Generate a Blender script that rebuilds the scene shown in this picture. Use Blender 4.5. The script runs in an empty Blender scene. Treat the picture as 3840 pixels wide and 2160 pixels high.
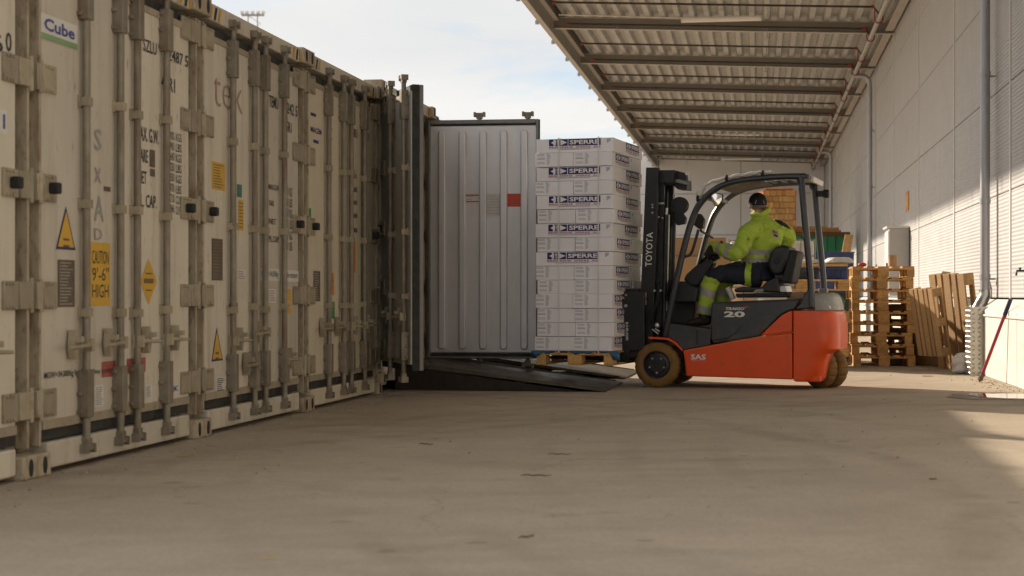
import bpy, math, random
from mathutils import Vector, Matrix
R = math.radians
random.seed(7)
sc = bpy.context.scene
C = sc.collection

# ------------------------------------------------------------------ camera, sky, sun, exposure
F, CX, CY, H = 6274.0, 1920.0, 1108.0, 0.93      # focal length and principal row, in photograph pixels; eye height in metres
cam = bpy.data.cameras.new('camera')
cam.sensor_width = 36.0
cam.lens = 36.0 * F / 3840.0
cam.shift_y = (CY - 1080.0) / 3840.0
cam.clip_start, cam.clip_end = 0.1, 2000.0
cam.dof.use_dof = True
cam.dof.focus_distance = 16.8
cam.dof.aperture_fstop = 3.4
co = bpy.data.objects.new('camera', cam)
co.location = (0, 0, H)
co.rotation_euler = (R(90), 0, 0)
C.objects.link(co)
sc.camera = co

SUN_EL, SUN_AZ = R(25.0), R(-44.7)               # azimuth from +Y, negative towards -X
w = bpy.data.worlds.new('World')
sc.world = w
w.use_nodes = True
wt = w.node_tree
wt.nodes.clear()
def wn(t, **k):
    n = wt.nodes.new(t)
    for a, b in k.items(): setattr(n, a, b)
    return n
wo = wn('ShaderNodeOutputWorld'); bg = wn('ShaderNodeBackground')
sky = wn('ShaderNodeTexSky', sky_type='NISHITA', sun_disc=False, sun_elevation=SUN_EL, sun_rotation=SUN_AZ)
bg.inputs['Strength'].default_value = 0.15
tc = wn('ShaderNodeTexCoord')
sep = wn('ShaderNodeSeparateXYZ')
mx = wn('ShaderNodeMath', operation='MAXIMUM'); mx.inputs[1].default_value = 0.0
ad = wn('ShaderNodeMath', operation='ADD'); ad.inputs[1].default_value = 0.10
dx = wn('ShaderNodeMath', operation='DIVIDE'); dy = wn('ShaderNodeMath', operation='DIVIDE')
cmb = wn('ShaderNodeCombineXYZ')
L = wt.links.new
L(tc.outputs['Generated'], sep.inputs[0])
L(sep.outputs['Z'], mx.inputs[0]); L(mx.outputs[0], ad.inputs[0])
L(sep.outputs['X'], dx.inputs[0]); L(ad.outputs[0], dx.inputs[1])
L(sep.outputs['Y'], dy.inputs[0]); L(ad.outputs[0], dy.inputs[1])
L(dx.outputs[0], cmb.inputs[0]); L(dy.outputs[0], cmb.inputs[1])
n1 = wn('ShaderNodeTexNoise'); n1.inputs['Scale'].default_value = 1.15; n1.inputs['Detail'].default_value = 9; n1.inputs['Roughness'].default_value = 0.56
n1.inputs['Distortion'].default_value = 0.5
mp = wn('ShaderNodeMapping'); mp.inputs['Location'].default_value = (7.3, 2.2, 1.0)
L(cmb.outputs[0], mp.inputs[0]); L(mp.outputs[0], n1.inputs['Vector'])
cr = wn('ShaderNodeValToRGB')
cr.color_ramp.elements[0].position = 0.29; cr.color_ramp.elements[0].color = (0.30, 0.30, 0.30, 1)
cr.color_ramp.elements[1].position = 0.49; cr.color_ramp.elements[1].color = (1, 1, 1, 1)
L(n1.outputs['Fac'], cr.inputs[0])
n2 = wn('ShaderNodeTexNoise'); n2.inputs['Scale'].default_value = 0.9; n2.inputs['Detail'].default_value = 6
L(mp.outputs[0], n2.inputs['Vector'])
cc = wn('ShaderNodeValToRGB')
cc.color_ramp.elements[0].position = 0.3; cc.color_ramp.elements[0].color = (1.55, 1.56, 1.57, 1)
cc.color_ramp.elements[1].position = 0.7; cc.color_ramp.elements[1].color = (1.86, 1.83, 1.77, 1)
L(n2.outputs['Fac'], cc.inputs[0])
mix = wn('ShaderNodeMixRGB')
thin = wn('ShaderNodeMixRGB', blend_type='MULTIPLY'); thin.inputs[0].default_value = 1.0; thin.inputs[2].default_value = (0.165, 0.205, 0.25, 1)
L(sky.outputs[0], thin.inputs[1])
L(cr.outputs[0], mix.inputs[0]); L(thin.outputs[0], mix.inputs[1]); L(cc.outputs[0], mix.inputs[2])
L(mix.outputs[0], bg.inputs['Color']); L(bg.outputs[0], wo.inputs['Surface'])

sd = Vector((math.sin(SUN_AZ) * math.cos(SUN_EL), math.cos(SUN_AZ) * math.cos(SUN_EL), math.sin(SUN_EL)))
sl = bpy.data.lights.new('sun', 'SUN')
sl.energy = 2.0; sl.angle = R(1.0); sl.color = (1.0, 0.87, 0.70)
so = bpy.data.objects.new('sun', sl)
so.rotation_euler = sd.to_track_quat('Z', 'Y').to_euler()
so.location = (-20, 20, 20)
C.objects.link(so)
vs = sc.view_settings
vs.view_transform = 'Standard'; vs.look = 'None'; vs.gamma = 1.0; vs.use_curve_mapping = False
vs.exposure = 1.80

# ------------------------------------------------------------------ helpers
class MB:
    """collects faces for ONE mesh object"""
    def __init__(s): s.v = []; s.f = []; s.m = []; s.sm = []
    def add(s, vs, fs, m=0, smooth=False):
        o = len(s.v); s.v += [tuple(p) for p in vs]
        for f in fs: s.f.append([i + o for i in f]); s.m.append(m); s.sm.append(smooth)
        return s
    def box(s, x0, x1, y0, y1, z0, z1, m=0, rot=None, org=None):
        vs = [(x, y, z) for z in (z0, z1) for y in (y0, y1) for x in (x0, x1)]
        if rot is not None:
            o = Vector(org if org else ((x0+x1)/2, (y0+y1)/2, (z0+z1)/2))
            vs = [tuple(rot @ (Vector(p) - o) + o) for p in vs]
        return s.add(vs, [(0,2,3,1),(4,5,7,6),(0,1,5,4),(2,6,7,3),(0,4,6,2),(1,3,7,5)], m)
    def prism(s, poly, y0, y1, m=0, smooth=False):
        """poly in (x,z), extruded along y"""
        a = sum(poly[i][0]*poly[(i+1) % len(poly)][1] - poly[(i+1) % len(poly)][0]*poly[i][1] for i in range(len(poly)))
        if a < 0: poly = poly[::-1]
        n = len(poly)
        vs = [(p[0], y0, p[1]) for p in poly] + [(p[0], y1, p[1]) for p in poly]
        fs = [list(range(n)), list(range(2*n-1, n-1, -1))] + [(i, i+n, (i+1) % n + n, (i+1) % n) for i in range(n)]
        return s.add(vs, fs, m, smooth)
    def tube(s, path, r, n=8, m=0, caps=True, smooth=True, sx=1.0, closed=False):
        P = [Vector(p) for p in path]; k = len(P)
        rs = r if isinstance(r, (list, tuple)) else [r]*k
        T = []
        for i in range(k):
            if closed: t = P[(i+1) % k] - P[i-1]
            else: t = P[min(i+1, k-1)] - P[max(i-1, 0)]
            T.append(t.normalized())
        ref = Vector((0, 0, 1)) if abs(T[0].z) < .9 else Vector((0, 1, 0))
        nrm = T[0].cross(ref).normalized()
        vs = []
        for i in range(k):
            nrm = (nrm - T[i]*nrm.dot(T[i])).normalized()
            b = T[i].cross(nrm)
            for j in range(n):
                a = 2*math.pi*(j+.5)/n
                vs.append(P[i] + (nrm*math.cos(a)*sx + b*math.sin(a))*rs[i])
        fs = []
        for i in range(k if closed else k-1):
            for j in range(n):
                a, b2 = i*n+j, i*n+(j+1) % n
                c, d = ((i+1) % k)*n+(j+1) % n, ((i+1) % k)*n+j
                fs.append((a, b2, c, d))
        if caps and not closed:
            fs.append(list(range(n))[::-1]); fs.append(list(range((k-1)*n, k*n)))
        return s.add(vs, fs, m, smooth)
    def loft(s, rings, m=0, caps=True, smooth=True):
        n = len(rings[0]); vs = [p for r_ in rings for p in r_]; fs = []
        for i in range(len(rings)-1):
            for j in range(n): fs.append((i*n+j, i*n+(j+1) % n, (i+1)*n+(j+1) % n, (i+1)*n+j))
        if caps: fs.append(list(range(n))[::-1]); fs.append(list(range((len(rings)-1)*n, len(rings)*n)))
        return s.add(vs, fs, m, smooth)
    def lathe(s, prof, n=32, axis='y', org=(0, 0, 0), m=0, mod=None, smooth=True, cap=True):
        """prof: (radius, offset along axis)"""
        rings = []
        for (r, h) in prof:
            ring = []
            for j in range(n):
                a = 2*math.pi*j/n; rr = r - (mod(j, r, h) if mod else 0)
                if axis == 'y': ring.append((org[0]+rr*math.cos(a), org[1]+h, org[2]+rr*math.sin(a)))
                elif axis == 'x': ring.append((org[0]+h, org[1]+rr*math.cos(a), org[2]+rr*math.sin(a)))
                else: ring.append((org[0]+rr*math.cos(a), org[1]+rr*math.sin(a), org[2]+h))
            rings.append(ring)
        return s.loft(rings, m, cap, smooth)
    def ball(s, c, r, n=10, m=0, sc_=(1, 1, 1)):
        rings = []
        for i in range(1, n):
            t = math.pi*i/n
            rings.append([(c[0]+r*sc_[0]*math.sin(t)*math.cos(2*math.pi*j/(2*n)), c[1]+r*sc_[1]*math.sin(t)*math.sin(2*math.pi*j/(2*n)), c[2]-r*sc_[2]*math.cos(t)) for j in range(2*n)])
        return s.loft(rings, m)
    def text(s, body, o, ux, uy, w_, h_, m=0, shear=0.0, bold=0.0, mapf=None):
        vs, fs = text_data(body, bold)
        o, ux, uy = Vector(o), Vector(ux), Vector(uy)
        out = []
        for (a, b) in vs:
            a2 = a*w_ + shear*b*h_
            out.append(mapf(a2, b*h_) if mapf else o + ux*a2 + uy*(b*h_))
        return s.add(out, fs, m)
    def quad(s, o, ux, uy, w_, h_, m=0):
        o, ux, uy = Vector(o), Vector(ux), Vector(uy)
        return s.add([o, o+ux*w_, o+ux*w_+uy*h_, o+uy*h_], [(0, 1, 2, 3)], m)
    def mesh(s, name, mats):
        me = bpy.data.meshes.new(name)
        me.from_pydata(s.v, [], s.f)
        for mt in (mats if isinstance(mats, (list, tuple)) else [mats]): me.materials.append(mt)
        me.polygons.foreach_set('material_index', s.m)
        me.polygons.foreach_set('use_smooth', s.sm)
        me.update()
        if any(s.sm): me.set_sharp_from_angle(angle=R(38))
        return me
    def build(s, name, mats, parent=None, bevel=0, seg=2, loc=None, rot=None):
        return link(name, s.mesh(name, mats), parent, bevel, seg, loc, rot)

def link(name, me, parent=None, bevel=0, seg=2, loc=None, rot=None):
    o = bpy.data.objects.new(name, me); C.objects.link(o)
    if parent: o.parent = parent
    if loc is not None: o.location = loc
    if rot is not None: o.rotation_euler = rot
    if bevel:
        b = o.modifiers.new('bevel', 'BEVEL'); b.width = bevel; b.segments = seg; b.limit_method = 'ANGLE'; b.angle_limit = R(40)
    return o

_tx = {}
def text_data(body, bold=0.0):
    k = (body, bold)
    if k in _tx: return _tx[k]
    cu = bpy.data.curves.new('lettering', 'FONT'); cu.body = body; cu.resolution_u = 2; cu.offset = bold
    o = bpy.data.objects.new('lettering', cu); C.objects.link(o)
    dg = bpy.context.evaluated_depsgraph_get(); dg.update()
    me = bpy.data.meshes.new_from_object(o.evaluated_get(dg))
    vs = [(v.co.x, v.co.y) for v in me.vertices]; fs = [list(p.vertices) for p in me.polygons]
    bpy.data.objects.remove(o); bpy.data.curves.remove(cu); bpy.data.meshes.remove(me)
    x0, x1 = min(v[0] for v in vs), max(v[0] for v in vs); y0, y1 = min(v[1] for v in vs), max(v[1] for v in vs)
    vs = [((v[0]-x0)/(x1-x0), (v[1]-y0)/(y1-y0)) for v in vs]
    _tx[k] = (vs, fs)
    return _tx[k]

def tag(o, label, cat, group=None, kind=None):
    o['label'] = label; o['category'] = cat
    if group: o['group'] = group
    if kind: o['kind'] = kind
    return o
def thing(name, label, cat, loc=(0, 0, 0), rz=0, group=None, rot=None):
    o = bpy.data.objects.new(name, None); C.objects.link(o)
    o.empty_display_size = .2
    o.location = loc; o.rotation_euler = rot if rot else (0, 0, rz)
    return tag(o, label, cat, group)
def dup(root, label=None, group=None):
    def cp(o, par):
        c = o.copy(); C.objects.link(c)
        if par: c.parent = par
        for ch in o.children: cp(ch, c)
        return c
    r = cp(root, None)
    if label: r['label'] = label
    if group: r['group'] = group
    return r

# ------------------------------------------------------------------ materials
MATS = {}
def mat(name, col, rough=.6, metal=0, var=.12, scale=6, bump=0, bscale=60, streak=None, dirt=None, rnd=0, spec=.5, stretch=(1, 1, 1), coat=0, trans=0, alpha=1):
    m = bpy.data.materials.new(name); m.use_nodes = True
    nt = m.node_tree; b = nt.nodes['Principled BSDF']
    b.inputs['Roughness'].default_value = rough; b.inputs['Metallic'].default_value = metal
    b.inputs['Specular IOR Level'].default_value = spec
    if coat: b.inputs['Coat Weight'].default_value = coat; b.inputs['Coat Roughness'].default_value = .12
    if trans: b.inputs['Transmission Weight'].default_value = trans
    if alpha < 1: b.inputs['Alpha'].default_value = alpha
    def N(t): return nt.nodes.new(t)
    tcn = N('ShaderNodeTexCoord'); mpn = N('ShaderNodeMapping'); mpn.inputs['Scale'].default_value = stretch
    nt.links.new(tcn.outputs['Object'], mpn.inputs[0])
    src = mpn.outputs[0]
    if rnd:
        oi = N('ShaderNodeObjectInfo'); av = N('ShaderNodeVectorMath'); av.operation = 'ADD'
        sv = N('ShaderNodeVectorMath'); sv.operation = 'SCALE'; sv.inputs['Scale'].default_value = 37.0
        cx = N('ShaderNodeCombineXYZ')
        for i in range(3): nt.links.new(oi.outputs['Random'], cx.inputs[i])
        nt.links.new(cx.outputs[0], sv.inputs[0]); nt.links.new(src, av.inputs[0]); nt.links.new(sv.outputs[0], av.inputs[1])
        src = av.outputs[0]
    nz = N('ShaderNodeTexNoise'); nz.inputs['Scale'].default_value = scale; nz.inputs['Detail'].default_value = 7; nz.inputs['Roughness'].default_value = .6
    nt.links.new(src, nz.inputs['Vector'])
    rp_ = N('ShaderNodeValToRGB')
    rp_.color_ramp.elements[0].position = .3; rp_.color_ramp.elements[1].position = .7
    rp_.color_ramp.elements[0].color = [c*(1-var) for c in col] + [1]
    rp_.color_ramp.elements[1].color = [min(1, c*(1+var)) for c in col] + [1]
    nt.links.new(nz.outputs['Fac'], rp_.inputs[0])
    out = rp_.outputs[0]
    def blend(fac, colr):
        nonlocal out
        x = N('ShaderNodeMixRGB'); x.inputs[2].default_value = list(colr) + [1]
        nt.links.new(fac, x.inputs[0]); nt.links.new(out, x.inputs[1]); out = x.outputs[0]
    for spec_ in ([streak] if streak else []) + ([dirt] if dirt else []):
        colr, sc3, lo, hi, amt = spec_
        m2 = N('ShaderNodeMapping'); m2.inputs['Scale'].default_value = sc3
        nt.links.new(tcn.outputs['Object'], m2.inputs[0])
        s2 = m2.outputs[0]
        if rnd:
            a2 = N('ShaderNodeVectorMath'); a2.operation = 'ADD'
            nt.links.new(s2, a2.inputs[0]); nt.links.new(sv.outputs[0], a2.inputs[1]); s2 = a2.outputs[0]
        z = N('ShaderNodeTexNoise'); z.inputs['Scale'].default_value = 1; z.inputs['Detail'].default_value = 8; z.inputs['Roughness'].default_value = .65
        nt.links.new(s2, z.inputs['Vector'])
        q = N('ShaderNodeMapRange'); q.inputs['From Min'].default_value = lo; q.inputs['From Max'].default_value = hi; q.inputs['To Max'].default_value = amt
        nt.links.new(z.outputs['Fac'], q.inputs['Value'])
        blend(q.outputs[0], colr)
    if rnd:
        hs = N('ShaderNodeHueSaturation')
        q = N('ShaderNodeMapRange'); q.inputs['To Min'].default_value = 1-rnd; q.inputs['To Max'].default_value = 1+rnd
        nt.links.new(oi.outputs['Random'], q.inputs['Value']); nt.links.new(q.outputs[0], hs.inputs['Value'])
        nt.links.new(out, hs.inputs['Color']); out = hs.outputs[0]
    nt.links.new(out, b.inputs['Base Color'])
    if rough > .12:      # handled, rubbed and dusty areas differ in gloss
        z2 = N('ShaderNodeTexNoise'); z2.inputs['Scale'].default_value = scale*.8+1.5; z2.inputs['Detail'].default_value = 8; z2.inputs['Roughness'].default_value = .7
        nt.links.new(src, z2.inputs['Vector'])
        q2 = N('ShaderNodeMapRange'); q2.inputs['From Min'].default_value = .3; q2.inputs['From Max'].default_value = .7
        q2.inputs['To Min'].default_value = rough*.78; q2.inputs['To Max'].default_value = min(1, rough*1.35)
        nt.links.new(z2.outputs['Fac'], q2.inputs['Value']); nt.links.new(q2.outputs[0], b.inputs['Roughness'])
    if bump:
        nb = N('ShaderNodeTexNoise'); nb.inputs['Scale'].default_value = bscale; nb.inputs['Detail'].default_value = 5
        nt.links.new(src, nb.inputs['Vector'])
        bp = N('ShaderNodeBump'); bp.inputs['Strength'].default_value = bump; bp.inputs['Distance'].default_value = .01
        nt.links.new(nb.outputs['Fac'], bp.inputs['Height']); nt.links.new(bp.outputs[0], b.inputs['Normal'])
    MATS[name] = m
    return m

RUST = (.13, .055, .022)
M_white = mat('container_paint', (.60, .545, .44), .5, var=.07, scale=2, streak=((.26, .19, .11), (9, 9, .8), .50, .76, .45), dirt=((.15, .085, .04), (22, 22, 6), .61, .72, .75), rnd=.12, bump=.06, bscale=3)
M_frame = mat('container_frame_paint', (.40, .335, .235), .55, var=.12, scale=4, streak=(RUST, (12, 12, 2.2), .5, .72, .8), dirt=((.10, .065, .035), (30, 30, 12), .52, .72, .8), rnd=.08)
M_hinge = mat('hinge_paint', (.33, .28, .195), .55, var=.14, scale=10, streak=(RUST, (14, 14, 9), .56, .74, .8), rnd=.15)
M_rod = mat('galvanised_rod', (.24, .21, .16), .5, .35, var=.18, scale=10, streak=(RUST, (16, 16, 1.6), .50, .72, .75), rnd=.08)
M_gasket = mat('rubber_gasket', (.032, .03, .026), .75, var=.3, scale=14)
M_bumper = mat('black_rubber_bumper', (.012, .012, .012), .6)
M_dark = mat('dark_recess_shade', (.20, .17, .12), .7, var=.25, scale=5, streak=((.07, .045, .025), (10, 10, 1.5), .45, .75, .7))  # shade of the recessed door posts put into the colour; also used for backings
M_alu = mat('aluminium_lining', (.68, .655, .65), .36, .4, var=.05, scale=2, streak=((.30, .27, .24), (3, 3, .5), .50, .85, .45))
M_ink = mat('faded_black_ink', (.045, .043, .045), .7, var=.3, scale=20)
M_fade = mat('faded_red_ink', (.36, .25, .20), .7, var=.1, scale=20)
M_grey_ink = mat('grey_marker', (.33, .31, .28), .7, var=.15, scale=20)
M_yellow = mat('yellow_sticker', (.62, .36, .025), .5, var=.1, scale=8, dirt=((.25, .16, .05), (9, 9, 5), .55, .8, .5))
M_orange_st = mat('orange_sticker', (.62, .22, .02), .5, var=.1)
M_green_st = mat('green_sticker', (.03, .24, .06), .5, var=.1)
M_lgreen = mat('pale_green_stripe', (.23, .36, .17), .5)
M_wht_st = mat('white_sticker', (.66, .63, .58), .5, var=.06)
M_red_st = mat('red_sticker', (.66, .06, .02), .5, var=.08)
M_pink = mat('faded_red_tape', (.35, .09, .07), .6, var=.2, scale=14)
M_plate = mat('brown_data_plate', (.12, .085, .055), .6, var=.25, scale=40)
M_navy = mat('navy_print', (.022, .022, .12), .6, var=.1)
M_redp = mat('red_print', (.42, .05, .05), .6)
M_blue_t = mat('blue_print', (.05, .07, .24), .6)
M_teal = mat('teal_sticker', (.03, .16, .12), .5)

M_carton = mat('white_carton', (.88, .85, .87), .6, var=.03, scale=4, bump=.05, bscale=12, rnd=.035)
M_cart_in = mat('carton_print_grey', (.30, .29, .36), .7, var=.2, scale=60)
M_wood = mat('pallet_wood', (.62, .355, .125), .75, var=.32, scale=5, stretch=(4, 14, 14), bump=.2, bscale=40, rnd=.22, dirt=((.12, .065, .03), (3, 9, 9), .52, .75, .6))
M_wood2 = mat('pale_wood', (.55, .34, .14), .7, var=.25, scale=5, stretch=(3, 12, 12), bump=.15, bscale=40, rnd=.15)
M_grey_wood = mat('weathered_wood', (.38, .23, .10), .8, var=.3, scale=5, stretch=(12, 12, 3), bump=.2, bscale=40, rnd=.2)
M_ply = mat('plywood', (.62, .42, .25), .6, var=.1, scale=6)
M_kraft = mat('kraft_cardboard', (.42, .27, .14), .75, var=.08, scale=3, rnd=.08)

M_orange = mat('orange_truck_paint', (.72, .072, .002), .40, var=.05, scale=3, coat=.15, bump=.012, bscale=8, streak=((.40, .075, .025), (2, 14, 14), .54, .74, .25), dirt=((.22, .075, .03), (5, 5, 7), .56, .76, .5))
M_tgrey = mat('dark_grey_truck_paint', (.035, .037, .041), .42, var=.12, scale=5, coat=.15, streak=((.075, .07, .065), (3, 16, 16), .54, .70, .5), dirt=((.11, .09, .065), (6, 6, 6), .52, .74, .55))
M_guard = mat('overhead_guard_paint', (.020, .023, .030), .33, var=.1, scale=8, coat=.3)
M_black = mat('black_steel', (.013, .013, .014), .42, .1, var=.25, scale=14, dirt=((.05, .04, .03), (8, 8, 8), .55, .85, .4))
M_steel = mat('bright_steel', (.45, .44, .42), .28, .9, var=.1)
M_silver = mat('silver_cover_paint', (.27, .265, .25), .45, .2, var=.1, scale=5)
M_tyre = mat('tan_rubber_tyre', (.20, .105, .025), .8, var=.22, scale=9, bump=.12, bscale=40, dirt=((.06, .042, .022), (11, 11, 11), .5, .72, .75))
M_hub = mat('black_hub_paint', (.015, .015, .016), .38, var=.2)
M_seat = mat('black_vinyl', (.012, .012, .013), .42, var=.2, bump=.06, bscale=30)
M_lett = mat('white_lettering', (.72, .71, .68), .5, var=.03)
M_mirror = mat('mirror_glass', (.9, .9, .9), .04, 1, var=.01)
M_film = mat('milky_plastic_film', (.62, .58, .52), .35, var=.12, scale=14, bump=.5, bscale=25)

M_hivis = mat('hi_vis_cloth', (.42, .56, .06), .8, var=.12, scale=7, bump=.7, bscale=11, dirt=((.13, .15, .03), (7, 7, 7), .56, .72, .75))
M_refl = mat('reflective_tape', (.36, .335, .30), .55, var=.1, scale=20)
M_navyc = mat('navy_work_cloth', (.012, .016, .030), .85, var=.25, scale=12, bump=.35, bscale=16)
M_blackc = mat('black_cloth', (.014, .013, .012), .85, var=.25, scale=20, bump=.3, bscale=30)
M_skin = mat('skin', (.46, .235, .165), .5, var=.08, scale=14)
M_boot = mat('dark_leather', (.028, .016, .011), .6, var=.3)
M_hair = mat('grey_hair', (.16, .135, .11), .8, var=.3, scale=50)

# ------------------------------------------------------------------ frames of reference of the place
TH = math.atan(1022/F); TD = 3.80                  # container row: heading and distance to the left of the eye
PH = math.atan(920/F); WD = 2.80                   # warehouse wall: heading and distance to the right
def row_pt(t, n=0.0, z=0.0):                       # t along the row, n out into the yard
    return Vector((-(TD-n)*math.cos(TH) + t*math.sin(TH), (TD-n)*math.sin(TH) + t*math.cos(TH), z))
def wall_pt(t, s=0.0, z=0.0):                      # t along the wall, s out into the yard
    return Vector(((WD-s)*math.cos(PH) + t*math.sin(PH), -(WD-s)*math.sin(PH) + t*math.cos(PH), z))
RZ_ROW = R(90) - TH
RZ_WALL = R(90) - PH
def row_face(x, y):                                # photograph pixel on the plane of the container doors -> (t, z)
    Z = F*TD/(math.cos(TH)*(2942.0-x))
    return (Z - TD*math.sin(TH))/math.cos(TH), H-(y-CY)/F*Z
def at(x, y, Z): return Vector(((x-CX)/F*Z, Z, H-(y-CY)/F*Z))
def gnd(x, y):
    Z = F*H/(y-CY); return Vector(((x-CX)/F*Z, Z, 0))

# ------------------------------------------------------------------ ground
def ground_material():
    m = bpy.data.materials.new('yard_concrete'); m.use_nodes = True
    nt = m.node_tree; b = nt.nodes['Principled BSDF']; N = nt.nodes.new; l = nt.links.new
    g = N('ShaderNodeNewGeometry'); src = g.outputs['Position']
    def noise(scale, detail=8, rough=.6, sc3=None, dist=0):
        s = src
        if sc3:
            mp_ = N('ShaderNodeMapping'); mp_.inputs['Scale'].default_value = sc3; l(src, mp_.inputs[0]); s = mp_.outputs[0]
        z = N('ShaderNodeTexNoise'); z.inputs['Scale'].default_value = scale; z.inputs['Detail'].default_value = detail; z.inputs['Roughness'].default_value = rough
        z.inputs['Distortion'].default_value = dist
        l(s, z.inputs['Vector']); return z.outputs['Fac']
    def rng(fac, lo, hi, a=0., b_=1.):
        q = N('ShaderNodeMapRange'); q.inputs['From Min'].default_value = lo; q.inputs['From Max'].default_value = hi
        q.inputs['To Min'].default_value = a; q.inputs['To Max'].default_value = b_; l(fac, q.inputs['Value']); return q.outputs[0]
    def mixc(fac, a, bcol, mode='MIX'):
        x = N('ShaderNodeMixRGB'); x.blend_type = mode
        if isinstance(fac, float): x.inputs[0].default_value = fac
        else: l(fac, x.inputs[0])
        for i, c in ((1, a), (2, bcol)):
            if isinstance(c, tuple): x.inputs[i].default_value = c + (1,)
            else: l(c, x.inputs[i])
        return x.outputs[0]
    col = mixc(rng(noise(.45, 9, .62), .3, .7), (.385, .318, .24), (.515, .433, .332))
    col = mixc(rng(noise(1.7, 9, .7), .48, .72, 0, .5), col, (.32, .258, .19))
    col = mixc(rng(noise(38, 5, .7), .44, .68, 0, .45), col, (.28, .225, .165))
    col = mixc(rng(noise(14, 6, .7), .40, .8, 0, .5), col, (.33, .265, .195))
    col = mixc(rng(noise(90, 3, .6), .55, .70, 0, .5), col, (.26, .21, .155))
    col = mixc(rng(noise(130, 2, .5), .60, .72, 0, .5), col, (.55, .49, .40))
    # tyre marks: wide arcs swept by turning trucks
    for cx_, cy_, sc_, amt in ((9.5, 9.0, .62, .40), (-4.0, 24.0, .5, .34), (2.0, 28.0, .55, .30)):
        mp_ = N('ShaderNodeMapping'); mp_.inputs['Location'].default_value = (-cx_, -cy_, 0); l(src, mp_.inputs[0])
        wv = N('ShaderNodeTexWave'); wv.wave_type = 'RINGS'; wv.rings_direction = 'Z'; wv.inputs['Scale'].default_value = sc_
        wv.inputs['Distortion'].default_value = 2.2; wv.inputs['Detail'].default_value = 3; wv.inputs['Detail Scale'].default_value = .5
        l(mp_.outputs[0], wv.inputs['Vector'])
        f1 = rng(wv.outputs['Fac'], .70, .95)
        f2 = rng(noise(.3, 4, .5, (1, 1, 1)), .44, .64, 0, amt*.8)
        mm = N('ShaderNodeMath'); mm.operation = 'MULTIPLY'; l(f1, mm.inputs[0]); l(f2, mm.inputs[1])
        col = mixc(mm.outputs[0], col, (.25, .205, .15))
    for cx_, cy_, rad_, wid_ in ((9.2, 4.2, 12.1, .16), (9.2, 4.2, 13.2, .15), (-7.0, 9.5, 9.6, .15), (-7.0, 9.5, 10.6, .15), (6.0, 27.0, 12.4, .14)):
        dn = N('ShaderNodeVectorMath'); dn.operation = 'DISTANCE'; dn.inputs[1].default_value = (cx_, cy_, 0)
        wob = N('ShaderNodeVectorMath'); wob.operation = 'ADD'; nw = N('ShaderNodeTexNoise'); nw.inputs['Scale'].default_value = .25
        l(src, nw.inputs['Vector']); l(src, wob.inputs[0]); l(nw.outputs['Color'], wob.inputs[1]); l(wob.outputs[0], dn.inputs[0])
        sb = N('ShaderNodeMath'); sb.operation = 'SUBTRACT'; sb.inputs[1].default_value = rad_; l(dn.outputs['Value'], sb.inputs[0])
        ab = N('ShaderNodeMath'); ab.operation = 'ABSOLUTE'; l(sb.outputs[0], ab.inputs[0])
        mm = N('ShaderNodeMath'); mm.operation = 'MULTIPLY'
        l(rng(ab.outputs[0], wid_*.35, wid_, 1, 0), mm.inputs[0]); l(rng(noise(1.3, 6, .7), .36, .66, 0, .5), mm.inputs[1])
        col = mixc(mm.outputs[0], col, (.24, .19, .14))
    # dry dust swept into the wall side
    col = mixc(rng(noise(3.5, 6, .6), .56, .75, 0, .35), col, (.48, .42, .325))
    # hairline cracks and long oil drips
    vo = N('ShaderNodeTexVoronoi'); vo.feature = 'DISTANCE_TO_EDGE'; vo.inputs['Scale'].default_value = .33
    wq = N('ShaderNodeVectorMath'); wq.operation = 'ADD'; nq = N('ShaderNodeTexNoise'); nq.inputs['Scale'].default_value = 1.6; nq.inputs['Detail'].default_value = 6
    l(src, nq.inputs['Vector']); l(src, wq.inputs[0]); l(nq.outputs['Color'], wq.inputs[1]); l(wq.outputs[0], vo.inputs['Vector'])
    mm = N('ShaderNodeMath'); mm.operation = 'MULTIPLY'
    l(rng(vo.outputs['Distance'], .0, .006, 1, 0), mm.inputs[0]); l(rng(noise(.5, 3), .46, .56, 0, .25), mm.inputs[1])
    col = mixc(mm.outputs[0], col, (.10, .08, .06))
    col = mixc(rng(noise(1.1, 3, .5), .66, .70, 0, .3), col, (.22, .18, .135))
    col = mixc(rng(noise(5.0, 2, .4), .70, .74, 0, .5), col, (.20, .16, .12))
    l(col, b.inputs['Base Color'])
    l(rng(noise(2.2), .3, .7, .72, .9), b.inputs['Roughness'])
    b.inputs['Specular IOR Level'].default_value = .35
    bp = N('ShaderNodeBump'); bp.inputs['Strength'].default_value = .5; bp.inputs['Distance'].default_value = .006
    a = N('ShaderNodeMath'); a.operation = 'ADD'; l(noise(60, 4), a.inputs[0]); l(noise(7, 5), a.inputs[1])
    l(a.outputs[0], bp.inputs['Height']); l(bp.outputs[0], b.inputs['Normal'])
    return m
M_ground = ground_material()
g = MB(); g.quad((-400, -60, 0), (1, 0, 0), (0, 1, 0), 800, 900)
o = g.build('ground', M_ground); o['kind'] = 'structure'

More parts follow.
